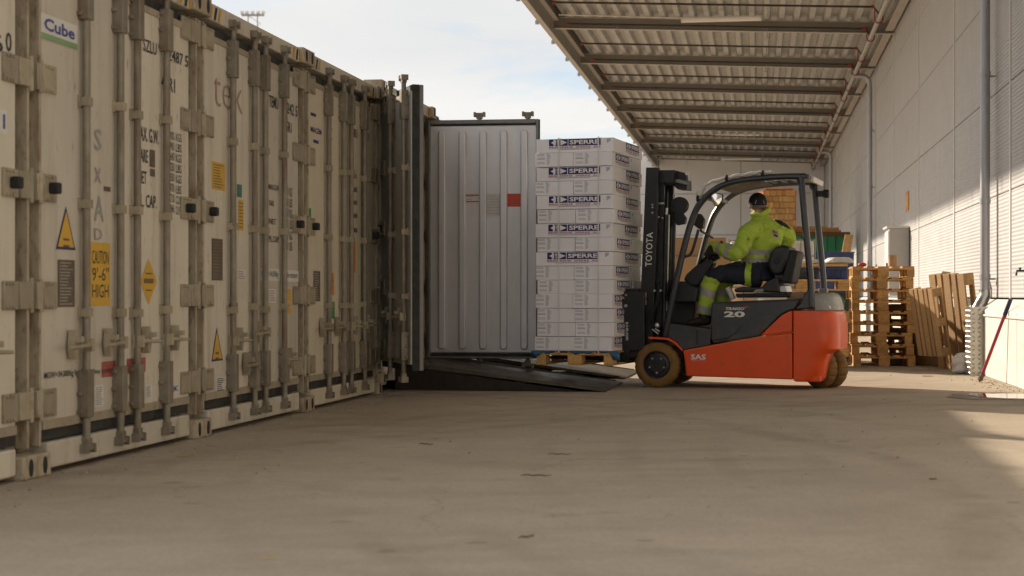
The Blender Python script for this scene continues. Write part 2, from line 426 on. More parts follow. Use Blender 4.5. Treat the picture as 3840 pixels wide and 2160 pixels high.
M_water = mat('puddle_water', (.035, .032, .028), .03, var=.05, spec=.9)
M_damp = mat('damp_concrete', (.115, .095, .07), .45, var=.2, scale=5)
def blot(cx, cy, rx, ry, z, seed, n=40, rz=0.0):
    rr = random.Random(seed); ph = [rr.uniform(0, 6.28) for _ in range(5)]
    pts = []
    for i in range(n):
        a = 2*math.pi*i/n
        k = 1 + .13*math.sin(2*a+ph[0]) + .10*math.sin(3*a+ph[1]) + .07*math.sin(5*a+ph[2]) + .05*math.sin(9*a+ph[3])
        x, y = rx*k*math.cos(a), ry*k*math.sin(a)
        pts.append((cx + x*math.cos(rz)-y*math.sin(rz), cy + x*math.sin(rz)+y*math.cos(rz), z))
    return pts
pd = gnd(3765, 1487)
m_ = MB(); m_.add(blot(pd.x, pd.y, .46, .62, .004, 3), [list(range(40))]); o = m_.build('damp_patch', M_damp); o['kind'] = 'structure'
m_ = MB(); m_.add(blot(pd.x+.03, pd.y, .30, .44, .008, 4), [list(range(40))]); o = m_.build('puddle', M_water); o['kind'] = 'structure'

# ------------------------------------------------------------------ warehouse wall
def ribbed(name, col, pitch, strength):
    m = mat(name, col, .45, var=.025, scale=1.2, streak=((.36, .32, .26), (5, 5, .5), .52, .78, .28), dirt=((.40, .36, .30), (.8, .8, 3), .5, .85, .25), rnd=.035)
    nt = m.node_tree; b = nt.nodes['Principled BSDF']
    t = nt.nodes.new('ShaderNodeTexCoord'); wv = nt.nodes.new('ShaderNodeTexWave'); wv.bands_direction = 'Z'
    wv.inputs['Scale'].default_value = 1.0/pitch/20.0*math.pi*2
    bp = nt.nodes.new('ShaderNodeBump'); bp.inputs['Strength'].default_value = strength; bp.inputs['Distance'].default_value = .012
    nt.links.new(t.outputs['Object'], wv.inputs['Vector']); nt.links.new(wv.outputs['Fac'], bp.inputs['Height']); nt.links.new(bp.outputs[0], b.inputs['Normal'])
    return m
M_wall = ribbed('wall_cladding', (.48, .468, .465), .045, .4)
M_trim = mat('wall_trim', (.64, .62, .60), .45, var=.04)
M_plinth = mat('painted_concrete_plinth', (.62, .60, .55), .6, var=.05, scale=2, dirt=((.36, .32, .25), (2, 2, 5), .52, .8, .5), bump=.05)
M_steelw = mat('galvanised_steel', (.34, .33, .31), .5, .35, var=.1, scale=6)
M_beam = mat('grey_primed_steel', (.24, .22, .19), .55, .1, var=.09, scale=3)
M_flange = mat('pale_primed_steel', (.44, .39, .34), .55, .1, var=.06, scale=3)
M_deck = mat('galvanised_deck', (.43, .41, .385), .5, .2, var=.14, scale=5, streak=((.19, .15, .10), (2, 9, 9), .55, .8, .5))
M_roof = mat('roof_slab', (.16, .15, .14), .9)
M_sprink = mat('dark_sprinkler_pipe', (.055, .043, .036), .6, .2, var=.2)
M_main = mat('galvanised_pipe', (.42, .385, .34), .42, .45, var=.08)
M_redc = mat('red_coupling', (.28, .03, .018), .45)
M_pipe = mat('grey_downpipe', (.40, .40, .42), .35, .35, var=.06, scale=3)
M_plastic_w = mat('white_lamp_housing', (.72, .69, .63), .4, var=.03)

J0, JP = 35.4, 5.37
zs = [.90, 2.11, 3.33, 4.55, 5.77, 7.0]
wall = thing('warehouse_wall', 'long pale grey clad warehouse wall with horizontal ribbed panels on a low white plinth', 'wall', wall_pt(0), RZ_WALL)
js = [J0 + JP*k for k in range(-8, 8)]
js = [j for j in js if -9 < j < 76]
pan = {}
for i in range(len(zs)-1):
    p = MB(); hh = zs[i+1]-zs[i]
    p.box(.012, JP-.012, -.10, 0, .005, hh-.005)
    pan[i] = p.mesh('cladding_panel', M_wall)
for j in js[:-1]:
    for i in range(len(zs)-1):
        link('cladding_panel', pan[i], wall, .003, 1, (j, 0, zs[i]))
p = MB(); p.box(-.042, .042, .0005, .012, .9, 7.0); jm = p.mesh('joint_cover', M_trim)
for j in js: link('joint_cover', jm, wall, loc=(j, 0, 0))
p = MB(); p.box(js[0], js[-1], -.30, -.11, 0, 7.0); p.build('wall_core', M_dark, wall)
# plinth slabs with a sloping sill
p = MB(); p.prism([(-.10, 0), (.20, 0), (.20, .70), (.20, .76), (.02, .885), (-.10, .885)], 0, JP/2-.012)
mtx = Matrix(((0, 1, 0), (1, 0, 0), (0, 0, 1)))
p.v = [(v[1], v[0], v[2]) for v in p.v]; p.f = [f[::-1] for f in p.f]
pm = p.mesh('plinth_slab', M_plinth)
k = js[0]
while k < js[-1]-.1:
    link('plinth_slab', pm, wall, .008, 1, (k+.9, 0, 0)); k += JP/2
p = MB(); p.box(js[0], js[-1], .195, .222, .69, .715); p.build('drip_edge', M_trim, wall, .004, 1)

end_t = 71.5
M_endw = mat('end_wall_glow_paint', (.70, .69, .69), .5, var=.03, scale=1)  # far-end glow put into the colour, lighter than the side cladding
ew = thing('end_wall', 'flat grey panel wall closing the far end of the canopy behind the forklift', 'wall', wall_pt(end_t), RZ_WALL)
for s0 in (0.02, 3.5, 7.0, 10.5):
    for i in range(4):
        q = MB(); q.box(0, .12, s0, s0+3.46, i*1.75+.01, i*1.75+1.74); q.build('wall_panel', M_endw, ew, .004, 1)
q = MB(); q.box(.12, .3, 0, 14, 0, 7); q.build('wall_core', M_dark, ew)

# downpipes
def downpipe(t, ztop, zbot, label, bend=True):
    d = thing('downpipe', label, 'downpipe', wall_pt(t, .13, 0), RZ_WALL, 'rainwater pipes on the warehouse wall')
    q = MB()
    path = [(0, 0, zbot), (0, 0, ztop-.25), (0, .02, ztop-.1), (0, .10, ztop-.02), (0, .45, ztop+.03)] if bend else [(0, 0, zbot), (0, 0, ztop)]
    q.tube(path, .058, 14); q.build('pipe', M_pipe, d)
    for z in (1.15, 2.05, 3.55, 4.9):
        if z < zbot+.1: continue
        q = MB(); q.lathe([(.058, -.03), (.066, -.03), (.066, .03), (.058, .03)], 16, 'z', (0, 0, z)); q.build('socket', M_pipe, d)
        if z != 2.05:
            q = MB(); q.box(-.075, .075, -.012, .012, z-.045, z-.005); q.box(-.012, .012, -.12, -.05, z-.035, z-.015); q.box(.05, .10, -.05, -.03, z-.04, z-.01)
            q.build('bracket', M_steelw, d)
    return d
def t_at(x, s):
    Z = F*(WD-s)/(math.cos(PH)*(x-2840.0)); return (Z+(WD-s)*math.sin(PH))/math.cos(PH)
TP = t_at(3694, .13)
downpipe(TP, 6.2, .95, 'thick grey downpipe nearest the camera, ending above the checker plate guard')
downpipe(t_at(3262, .13), 6.2, .2, 'slim grey downpipe behind the wall cabinet, bending in under the canopy')
downpipe(t_at(3116, .13), 6.2, .2, 'farthest grey downpipe, near the end wall above the blue crate')
# outlet bend of the near pipe, going into the ground through the guard
q = MB(); q.tube([(0, 0, 1.0), (0, 0, .93), (-.03, .06, .82), (-.06, .12, .72), (-.06, .14, .6), (-.06, .14, .02)], [.07, .07, .072, .07, .066, .066], 14)
d_ = bpy.data.objects['downpipe']; q.build('outlet_bend', M_steel, d_)

# ------------------------------------------------------------------ canopy
CW = 7.1
def zb(s): return 6.29 + .0394*s
can = thing('loading_canopy', 'long steel canopy with grey cross beams and a corrugated metal roof deck', 'canopy', wall_pt(0), RZ_WALL)
B0, BP = 35.1, 5.37
beams = [B0 + BP*k for k in range(-5, 7)]  # nearest bays are out of view, added to shade the foreground
SL = math.atan(.0394)
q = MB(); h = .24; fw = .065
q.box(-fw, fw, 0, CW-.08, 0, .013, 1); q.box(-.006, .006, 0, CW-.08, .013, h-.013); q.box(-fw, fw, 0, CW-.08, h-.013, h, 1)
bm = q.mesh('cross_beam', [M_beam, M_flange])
for b in beams: link('cross_beam', bm, can, 0, 1, (b, .03, zb(0)), (SL, 0, 0))
# deck: trapezoid ribs running along the wall
def deck_mesh(length):
    q = MB(); s = .0; prof = []
    pitch = .305
    n = int((CW-.3)/pitch)
    for i in range(n):
        a = .12 + i*pitch
        prof += [(a, 0), (a+.105, 0), (a+.135, .12), (a+.275, .12)]
    prof += [(.12+n*pitch, 0), (.12+n*pitch, .17), (.12, .17)]
    q.prism([(p_[0], p_[1]) for p_ in prof], 0, length)
    q.v = [(v[1], v[0], v[2]) for v in q.v]; q.f = [f[::-1] for f in q.f]
    return q.mesh('deck_sheet', M_deck)
dm = deck_mesh(BP-.01)
for b in beams: link('deck_sheet', dm, can, 0, 1, (b, 0, zb(0)+h+.003), (SL, 0, 0))
q = MB(); q.box(beams[0], beams[-1]+BP, 0, CW, .18, .24); q.build('roof_slab', M_roof, can, loc=(0, 0, zb(0)+h), rot=(SL, 0, 0))
# fascia channel
z0 = zb(CW)-.14
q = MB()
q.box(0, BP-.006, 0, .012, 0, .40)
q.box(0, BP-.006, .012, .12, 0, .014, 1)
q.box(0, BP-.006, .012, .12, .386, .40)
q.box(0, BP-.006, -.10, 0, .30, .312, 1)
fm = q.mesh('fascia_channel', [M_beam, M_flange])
for b in beams: link('fascia_channel', fm, can, 0, 1, (b, CW-.06, z0))
q = MB(); q.box(0, .06, .12, .19, -.03, .05); q.box(.0, .06, .15, .17, .05, .34); gm = q.mesh('gutter_clip', M_steelw)
q = MB(); q.box(0, BP-.004, -.05, .10, .402, .66); gl = q.mesh('sun_gap_closure', M_beam)  # unseen plate added to stop sun leaking in above the fascia
for b in beams: link('sun_gap_closure', gl, can, 0, 1, (b, CW-.06, z0))
for b in beams:
    link('gutter_clip', gm, can, loc=(b+1.0, CW-.06, z0)); link('gutter_clip', gm, can, loc=(b+3.7, CW-.06, z0))
# wall-side edge channel pieces between the beams
q = MB(); q.box(.12, BP-.12, .05, .21, .03, .05); q.box(.12, BP-.12, .05, .062, .05, .2); em = q.mesh('edge_channel', M_flange)
for b in beams: link('edge_channel', em, can, loc=(b, 0, zb(0)+.02))

# sprinkler pipework
sp = thing('sprinkler_pipework', 'pale sprinkler main with dark branch pipes and red couplings under the canopy', 'pipework', wall_pt(0), RZ_WALL)
zm = zb(0)-.07
q = MB(); q.tube([(beams[0], .50, zm), (beams[-1]+BP, .50, zm)], .045, 12); q.build('main_pipe', M_main, sp)
q = MB(); q.tube([(0, .50, zm), (0, .62, zm+.17), (0, 6.75, zm+.17+.0394*6.2)], .021, 8); br = q.mesh('branch_pipe', M_sprink)
q = MB()
q.lathe([(.02, -.035), (.031, -.035), (.031, .035), (.02, .035)], 12, 'y', (0, 0, 0)); cpm = q.mesh('coupling', M_redc)
q = MB(); pts = [(0, .075*math.cos(a), .0-.075*math.sin(a)) for a in [math.pi*i/8 for i in range(9)]]
q.tube([(0, .075, .22)] + pts + [(0, -.075, .22)], .013, 6); hm = q.mesh('pipe_hanger', M_redc)
q = MB(); q.tube([(0, 0, 0), (0, 0, .2)], .008, 6); q.lathe([(.0, -.05), (.02, -.04), (.02, -.03), (.008, -.02), (.008, 0)], 8, 'z'); shm = q.mesh('sprinkler_head', M_steelw)
for b in beams:
    for off in (-.16, BP*.5-.1):
        t = b+off
        link('branch_pipe', br, sp, loc=(t, 0, 0))
        for s_ in (.64, 6.72):
            link('coupling', cpm, sp, loc=(t, s_, zm+.17+.0394*(s_-.62)))
        for s_ in (2.6, 5.7):
            link('sprinkler_head', shm, sp, loc=(t, s_, zm+.0+.0394*(s_-.62)))
    for off in (-.05, BP*.5+.3):
        link('pipe_hanger', hm, sp, loc=(b+off, .50, zm))

# fluorescent fittings (not lit)
def lamp(x0, x1, y, Z, label):
    a = at((x0+x1)/2, y, Z); ln = 1.55
    d = thing('strip_light', label, 'lamp', a, RZ_WALL-R(90), 'strip lights under the canopy')
    q = MB(); q.prism([(-.075, .09), (.075, .09), (.085, .05), (.06, 0), (-.06, 0), (-.085, .05)], -ln/2, ln/2)
    q.v = [(v[1], v[0], v[2]) for v in q.v]; q.f = [f[::-1] for f in q.f]
    q.build('housing', M_plastic_w, d, .006, 1)
    for k_ in (-ln/2-.012, ln/2+.012):
        q = MB(); q.box(k_-.012, k_+.012, -.08, .08, .0, .09); q.build('end_cap', M_plastic_w, d, .006, 1)
    for k_ in (-.5, .5):
        q = MB(); q.tube([(k_, 0, .09), (k_, 0, .45)], .008, 6); q.build('suspension_rod', M_steelw, d)
lamp(2555, 2853, 80, 33.6, 'long white strip light hanging before the nearest visible canopy beam')
lamp(2683, 2845, 510, 60.0, 'middle white strip light above the forklift roof')
lamp(2706, 2849, 601, 67.5, 'farthest small white strip light just above the forklift roof')
q = MB(); a0 = at(2095, 55, 33.9); a1 = at(2560, 68, 33.7)
q.tube([a0, a1], .012, 6); o = q.build('lamp_cable_tray', M_wht_st); tag(o, 'thin pale conduit running from the canopy edge to the nearest strip light', 'conduit')

# ------------------------------------------------------------------ containers
CWD, CHT, CDP = 2.438, 2.896, 12.0
T0 = 9.25 - CWD/2; TPITCH = 2.465
PO = .12                                          # post width
DW = (CWD - 2*PO)/2 - .006                         # door leaf width
DZ0, DZ1 = .175, 2.735
RODS = (DW-.60, DW-.125)
HZ = (.37, .93, 1.49, 2.06, 2.645)
def casting(mb, x0, x1, z0, z1, m=0):
    # plain block; the oval hole is painted by a separate dark piece
    y0, y1 = -.045, .13
    mb.box(x0, x1, y0, y1, z0, z1, m)
oval = [(.024*math.cos(2*math.pi*i/14), .045*math.sin(2*math.pi*i/14)) for i in range(14)]
q = MB(); q.box(0, .16, -.05, .14, 0, .122); cast_me = q.mesh('corner_casting', M_frame)
q = MB()
q.prism([(a, b) for a, b in oval], -.0535, -.02); hole_me = q.mesh('casting_hole_shade', M_bumper)  # black oval laid on the casting, paints the dark inside of its hole
# hinge leaf on the door and its lug on the post
q = MB(); q.box(0, .16, -.015, .0, -.072, .072); 
for zz in (-.058, .058):
    for xx in (.02, .055, .09): q.lathe([(.010, -.024), (.010, -.014)], 8, 'y', (xx+.01, 0, zz))
hl_me = q.mesh('hinge_leaf', M_hinge)
q = MB(); q.box(-.155, 0, -.017, .03, -.07, .07); q.tube([(-.02, -.010, -.09), (-.02, -.010, .09)], .015, 10); hp_me = q.mesh('hinge_lug', M_hinge)
q = MB(); q.box(-.055, 0, -.014, .05, -.07, .07); q.tube([(-.012, -.008, -.085), (-.012, -.008, .085)], .014, 10); hq_me = q.mesh('hinge_lug', M_hinge)
q = MB(); q.prism([(-.026, -.03), (.026, -.03), (.026, .03), (-.026, .03)], -.07, -.016); bump_me = q.mesh('rubber_bumper', M_bumper)
q = MB(); q.box(-.029, .029, -.032, .03, -.024, .024); q.box(-.04, .04, .014, .03, -.032, .032); rg_me = q.mesh('rod_guide', M_hinge)
# rod with housings and cam ends
def rod_mesh(boxed=True):
    q = MB(); y = -.036
    q.tube([(0, y, DZ0-.06), (0, y, DZ1+.07)], .022, 12)
    for z_, s in ((DZ0-.075, 1), (DZ1+.075, -1)):
        q.box(-.045, .045, y-.03, y+.028, z_-.012, z_+.012)
        q.box(-.03, .03, y-.022, y+.022, z_+.012*s, z_+.05*s if s > 0 else z_+.05*s)
        q.box(-.055, -.035, y-.035, y+.03, z_-.03, z_+.02); q.box(.035, .055, y-.035, y+.03, z_-.03, z_+.02)
    return q.mesh('lock_rod', M_rod)
rod_me = rod_mesh()
q = MB(); q.box(-.038, .038, -.066, 0, 0, .26); 
for zz in (.03, .13, .23): q.box(-.052, .052, -.03, 0, zz-.012, zz+.012)
rh_me = q.mesh('rod_housing', M_rod)
def handle_mesh(sgn):
    q = MB()
    q.tube([(0, -.05, 0), (-.05*sgn, -.075, 0), (-.30*sgn, -.07, -.008)], [.014, .013, .010], 8)
    q.box(-.02, .02, -.075, -.02, -.035, .035)
    a = -.16*sgn
    q.prism([(a-.03, -.02), (a-.012, -.075), (a+.012, -.075), (a+.03, -.02), (a+.03, .02), (a+.015, .085), (a-.015, .085), (a-.03, .02)], -.05, -.012)
    q.box(a-.022, a+.022, -.085, -.05, .02, .05)
    q.box(min(-.08*sgn, -.12*sgn), max(-.08*sgn, -.12*sgn), -.03, 0, -.03, .03)
    return q.mesh('door_handle', M_hinge)
hnd = {1: handle_mesh(1), -1: handle_mesh(-1)}

def leaf(parent, side, rods, handles, angle=0.0, inner=None, paint=None):
    """side +1: hinge on the left, leaf runs to +x; -1: hinge on the right"""
    hx = PO+.004 if side > 0 else CWD-PO-.004
    q = MB(); x0, x1 = (0, DW) if side > 0 else (-DW, 0)
    q.box(x0+.012, x1-.012, 0, .06, DZ0+.055, DZ1-.055)
    d = q.build('door', paint or M_white, parent, .006, 2, (hx, .0, 0), (0, 0, angle))
    q = MB()   # black gasket all round
    q.box(x0, x1, .012, .075, DZ0, DZ0+.053); q.box(x0, x1, .012, .075, DZ1-.053, DZ1)
    q.box(x0, x0+.011, .012, .075, DZ0+.053, DZ1-.053); q.box(x1-.011, x1, .012, .075, DZ0+.053, DZ1-.053)
    q.build('gasket', M_gasket, d)
    q = MB()   # trim strip above the bottom gasket
    q.box(x0+.014, x1-.014, -.008, -.001, DZ0+.06, DZ0+.105); q.build('edge_strip', M_hinge, d)
    q = MB(); q.box(x0+.014, x1-.014, -.008, -.001, DZ1-.10, DZ1-.06); q.build('edge_strip', M_hinge, d)
    for i, rx in enumerate(rods):
        lx = rx*side
        link('lock_rod', rod_me, d, 0, 1, (lx, 0, 0))
        link('rod_housing', rh_me, d, .004, 1, (lx, 0, DZ0+.09)); 
        o2 = link('rod_housing', rh_me, d, .004, 1, (lx, 0, DZ1-.30))
        for z_ in (.84, 1.42, 2.0): link('rod_guide', rg_me, d, 0, 1, (lx, -.03, z_+random.uniform(-.015, .015)))
        hz, hs = handles[i]
        link('door_handle', hnd[hs], d, 0, 1, (lx, 0, hz))
    for z_ in HZ:
        link('hinge_leaf', hl_me, d, .004, 1, (.006 if side > 0 else -.166, 0, z_))
        if abs(z_-1.49) < .01: link('rubber_bumper', bump_me, d, .01, 2, (.085*side, 0, z_))
    return d

def container(idx, label, hand, open_doors=False, paint=None):
    t0 = T0 + TPITCH*idx
    cnt = thing('shipping_container', label, 'container', row_pt(t0, 0, .08 if open_doors else 0), RZ_ROW, 'white refrigerated containers parked side by side')
    paint = paint or M_white
    for px in (0, CWD-PO):
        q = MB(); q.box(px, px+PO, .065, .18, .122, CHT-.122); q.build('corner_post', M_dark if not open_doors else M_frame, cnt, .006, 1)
        q = MB(); xe = px+PO-.020 if px == 0 else px+PO-.012
        q.box(xe, xe+.020, -.006, .064, .15, CHT-.15); q.build('post_flange', M_frame, cnt, .004, 1)
        for z_ in HZ: link('hinge_lug', hq_me if px == 0 else hp_me, cnt, .004, 1, ((PO-.004), .0, z_) if px == 0 else (CWD+.036, .0, z_))
        for z_ in (0, CHT-.122):
            x_ = -.012 if px == 0 else CWD-.148
            link('corner_casting', cast_me, cnt, .012, 2, (x_, 0, z_)); link('casting_hole_shade', hole_me, cnt, 0, 1, (x_+.08, 0, z_+.06))
    q = MB(); q.box(PO+.04, CWD-PO-.04, -.02, .13, CHT-.125, CHT-.008); q.build('header', M_white, cnt, .01, 2)
    for k_ in (.17, CWD-.36):
        for n_ in range(3):
            q = MB(); xx = k_+n_*.085
            q.add([(xx, -.0235, CHT-.118), (xx+.04, -.0235, CHT-.118), (xx+.075, -.0235, CHT-.03), (xx+.035, -.0235, CHT-.03)], [(0, 1, 2, 3)])
            q.build('warning_stripe', M_yellow if n_ % 2 == 0 else M_gasket, cnt)
    q = MB()
    q.box(PO+.05, CWD-PO-.05, -.02, .12, .028, .165)
    q.build('sill', paint, cnt, .01, 2)
    q = MB()
    q.box(0.0, .06, .182, CDP, .122, CHT-.13); q.build('side_wall', M_white, cnt)
    q = MB(); q.box(CWD-.06, CWD, .182, CDP, .122, CHT-.13); q.build('side_wall', M_white, cnt)
    q = MB(); q.box(0, CWD, .132, CDP, CHT-.128, CHT-.05); q.build('roof', M_white, cnt, .01, 1)
    q = MB(); q.box(.061, CWD-.061, .10, CDP, .10, .20); q.build('floor', M_alu, cnt)
    q = MB(); q.box(.061, CWD-.061, CDP-.4, CDP, .2, CHT-.13); q.build('front_bulkhead', M_dark, cnt)
    return cnt, t0

std = [(.66, 1), (.66, 1)]
stdr = [(.66, -1), (.66, -1)]
DOORS = {}
def closed(idx, label, rods=RODS, hl=std, hr=stdr, paint=None):
    c_, t0 = container(idx, label, None, paint=paint)
    a = leaf(c_, 1, rods, hl, paint=paint); b = leaf(c_, -1, rods, hr, paint=paint)
    DOORS[idx] = (t0, a, b, c_)
M_cream = mat('cream_container_paint', (.60, .53, .40), .48, var=.06, scale=3, streak=((.34, .25, .14), (9, 9, .9), .54, .8, .45), dirt=((.15, .09, .045), (22, 22, 6), .66, .78, .7))
closed(-1, 'nearest white container, only its right edge showing at the left of the frame')
closed(0, 'white container whose doors carry a yellow clearance height sticker and a green striped label')
closed(1, 'white container with faded red lettering on its left door', hl=[(.62, -1), (.44, 1)], hr=[(.44, -1), (.66, 1)])
closed(2, 'cream container with a green sticker and slim clean lock rods, left of the open one', hl=[(.66, 1), (.66, 1)], paint=M_cream)
closed(4, 'last white container of the row, mostly hidden behind the open silver door')

# the open one
oc, oct0 = container(3, 'open white container with both doors swung out beside the steel ramp', None, True)
M_seal = mat('grey_seal_profile', (.20, .195, .19), .45, .2, var=.1)
M_ldoor = mat('light_grey_door_paint', (.50, .48, .44), .4, .3, var=.1, scale=3, streak=((.16, .12, .08), (9, 9, .9), .52, .8, .5))
dl = leaf(oc, 1, RODS, std, R(-152), paint=M_ldoor)
dr = leaf(oc, -1, RODS, stdr, R(91.5))
dr.scale = (1.11, 1, 1)
for d in (dl, dr):
    sgn = 1 if d is dl else -1
    q = MB(); x0, x1 = (.02, DW-.02) if sgn > 0 else (-DW+.02, -.02)
    q.box(x0, x1, .06, .082, DZ0+.06, DZ1-.06)
    nb = 5
    wdt = (x1-x0)
    for i in range(nb):
        c0 = x0 + wdt*(i+.62)/(nb+.25)
        q.prism([(c0-.034, DZ0+.13), (c0-.024, DZ0+.10), (c0+.024, DZ0+.10), (c0+.034, DZ0+.13), (c0+.034, DZ1-.15), (c0+.024, DZ1-.12), (c0-.024, DZ1-.12), (c0-.034, DZ1-.15)], .082, .135)
    q.build('inner_panel', M_alu, d, .014, 3)
    q = MB()
    for xx in ((x0-.012, x0+.010), (x1-.010, x1+.012)): q.box(xx[0], xx[1], .076, .118, DZ0, DZ1)
    q.box(x0+.011, x1-.011, .076, .115, DZ0, DZ0+.02); q.box(x0+.011, x1-.011, .076, .115, DZ1-.045, DZ1)
    q.build('seal_frame', M_seal, d, .006, 1)
for px in (.05, CWD-.25):
    for ny in (.02,):
        b_ = row_pt(oct0)
        q = MB(); q.box(px, px+.2, ny, ny+.2, .001, .079)
        o_ = q.build('timber_block', M_grey_wood, None, .006, 1, b_, (0, 0, RZ_ROW))
        tag(o_, 'short timber block packed under the %s front corner of the open container' % ('near' if px < 1 else 'far'), 'timber', 'timber blocks under the open container')
# placards on the inner side of the right leaf: mirrored x because it is read from inside
def inner_sticker(xa, xb, za, zb_, m, lines=0, lm=None, bars=False):
    q = MB(); y = .0845
    q.add([(xa, y, za), (xb, y, za), (xb, y, zb_), (xa, y, zb_)], [(3, 2, 1, 0)], 0)
    for i in range(lines):
        z_ = zb_ - (zb_-za)*(i+.8)/(lines+.8); e = random.uniform(.05, .35)*(xb-xa)
        q.add([(xa+.012+e, y+.001, z_-.002), (xb-.012, y+.001, z_-.002), (xb-.012, y+.001, z_+.002), (xa+.012+e, y+.001, z_+.002)], [(3, 2, 1, 0)], 1)
    if bars:
        for z_ in (za+.006, zb_-.006): q.add([(xa, y+.001, z_-.006), (xb, y+.001, z_-.006), (xb, y+.001, z_+.006), (xa, y+.001, z_+.006)], [(3, 2, 1, 0)], 1)
    q.build('placard', [m, lm or M_ink], dr)
def dxi(px): return -(px-1638)/(2003-1638)*DW      # photograph column -> leaf x, hinge at 0
zdi = lambda y: H-(y-CY)/F*18.2
inner_sticker(dxi(1806), dxi(1752), zdi(790), zdi(762), M_wht_st, 2, M_redp, True)
inner_sticker(dxi(1882), dxi(1826), zdi(843), zdi(760), M_wht_st, 7, M_grey_ink)
inner_sticker(dxi(1960), dxi(1900), zdi(808), zdi(760), M_red_st, 5, M_fade)

# ------------------------------------------------------------------ stickers and lettering on the closed doors
def local(idx, x, y):
    t, z = row_face(x, y); return t - DOORS[idx][0], z
def on_door(idx, lx):
    t0, a, b, c_ = DOORS[idx]
    if lx < CWD/2: return a, PO+.004
    return b, CWD-PO-.004
def sticker(idx, xl, yt, yb, xr, m=M_wht_st, text=None, tm=M_ink, lines=0, name='sticker', blank=False, rows=None, stripe=None, bold=.012, tz=None):
    lx, zt = local(idx, xl, yt); _, zb_ = local(idx, xl, yb); rx, _ = local(idx, xr, yt)
    d, ox = on_door(idx, (lx+rx)/2)
    x0, x1 = lx-ox, rx-ox; y = -.0022
    q = MB(); X, Z = (1, 0, 0), (0, 0, 1)
    if not blank: q.quad((x0, y, zb_), X, Z, x1-x0, zt-zb_, 0)
    y2 = y-.0012; w_, h_ = x1-x0, zt-zb_
    if stripe: q.quad((x0, y2, zb_), X, Z, w_, h_*stripe[0], 2)
    if text:
        rr = text if isinstance(text, list) else [text]
        n = len(rr); mg = 0 if blank else .10
        for i, s_ in enumerate(rr):
            if not s_: continue
            hz = h_*(1-2*mg)/n
            zz = zb_ + h_*mg + hz*(n-1-i) + hz*.1
            if tz: zz, hz = zb_+h_*tz[0], h_*(tz[1]-tz[0])/.8
            q.text(s_, (x0+w_*mg*.8, y2, zz), X, Z, w_*(1-1.6*mg), hz*.8, 1, bold=bold)
    for i in range(lines):
        z_ = zt - h_*(i+1)/(lines+1); e = random.uniform(.0, .35)*w_
        q.quad((x0+w_*.1, y2, z_-.003), X, Z, w_*.8-e, .006, 1)
    q.build(name, [m, tm, stripe[1] if stripe else m], d)
def triangle(idx, ax, ay, bl, br_, by):
    lx, zt = local(idx, ax, ay); l0, zb_ = local(idx, bl, by); l1, _ = local(idx, br_, by)
    d, ox = on_door(idx, lx); y = -.0022
    q = MB()
    c = (lx-ox, (zt+2*zb_)/3)
    def tri(k, y_, m):
        pts = [(lx-ox, zt), (l0-ox, zb_), (l1-ox, zb_)]
        q.add([(c[0]+(p[0]-c[0])*k, y_, c[1]+(p[1]-c[1])*k) for p in pts], [(1, 2, 0)], m)
    tri(1, y, 1); tri(.82, y-.0012, 0)
    wq = (l1-l0)*.30
    for i in range(2): q.quad((c[0]-wq/2, y-.0024, c[1]-.03-.035*i), (1, 0, 0), (0, 0, 1), wq, .012, 2)
    q.build('warning_triangle', [M_yellow, M_navy, M_plate], d)
def diamond(idx, cx_, cy_, hw, hh):
    lx, z = local(idx, cx_, cy_); l1, _ = local(idx, cx_+hw, cy_); _, z1 = local(idx, cx_, cy_-hh)
    d, ox = on_door(idx, lx); a, b = l1-lx, z1-z; y = -.0022; x = lx-ox
    q = MB(); q.add([(x-a, y, z), (x, y, z-b), (x+a, y, z), (x, y, z+b)], [(0, 1, 2, 3)], 0)
    for i, k_ in enumerate((.32, .07, 0, -.07, -.40)):
        wv = a*(1-abs(k_))*1.2
        q.quad((x-wv/2, y-.0012, z+b*k_), (1, 0, 0), (0, 0, 1), wv, .008, 1)
    q.build('hazard_diamond', [M_yellow, M_plate], d)

# container 0
sticker(0, 152, 45, 141, 289, M_wht_st, 'Cube', M_blue_t, stripe=(.24, M_lgreen), name='size_label', bold=.03, tz=(.36, .86))
sticker(0, 535, 136, 196, 586, text='SZLU', blank=True, name='lettering')
sticker(0, 630, 175, 232, 704, text='2487 5', blank=True, name='lettering')
sticker(0, 604, 272, 340, 655, text='45R1', blank=True, name='lettering')
sticker(0, 512, 462, 530, 594, text='MAX. G.W.', blank=True, name='lettering')
sticker(0, 515, 548, 610, 553, text='TARE', blank=True, name='lettering')
sticker(0, 518, 632, 692, 548, text='NET', blank=True, name='lettering')
sticker(0, 516, 718, 780, 586, text='PL. CAP.', blank=True, name='lettering')
sticker(0, 632, 486, 800, 652, text=['34000', '74960', '4640', '10230', '29360', '64730', '67.0', '2366'], blank=True, name='lettering', bold=0)
sticker(0, 658, 494, 808, 679, text=['KGS', 'LBS', 'KGS', 'LBS', 'KGS', 'LBS', 'CU.M', 'CU.FT'], blank=True, name='lettering', bold=0)
sticker(0, 352, 470, 572, 380, text='S', tm=M_grey_ink, blank=True, name='graffiti')
sticker(0, 352, 620, 690, 378, text='x', tm=M_grey_ink, blank=True, name='graffiti')
sticker(0, 352, 720, 840, 388, text='A', tm=M_grey_ink, blank=True, name='graffiti')
sticker(0, 352, 850, 905, 382, text='D', tm=M_grey_ink, blank=True, name='graffiti')
triangle(0, 246, 772, 208, 282, 934)
sticker(0, 215, 973, 1152, 279, M_plate, lines=14, tm=M_grey_ink, name='data_plate')
sticker(0, 338, 907, 1147, 411, M_yellow, ['CAUTION', "9'-6\"", 'HIGH'], M_ink, name='height_sticker', bold=0)
sticker(0, 388, 698, 716, 413, M_plate, name='sticker')
diamond(0, 556, 1056, 31, 87)
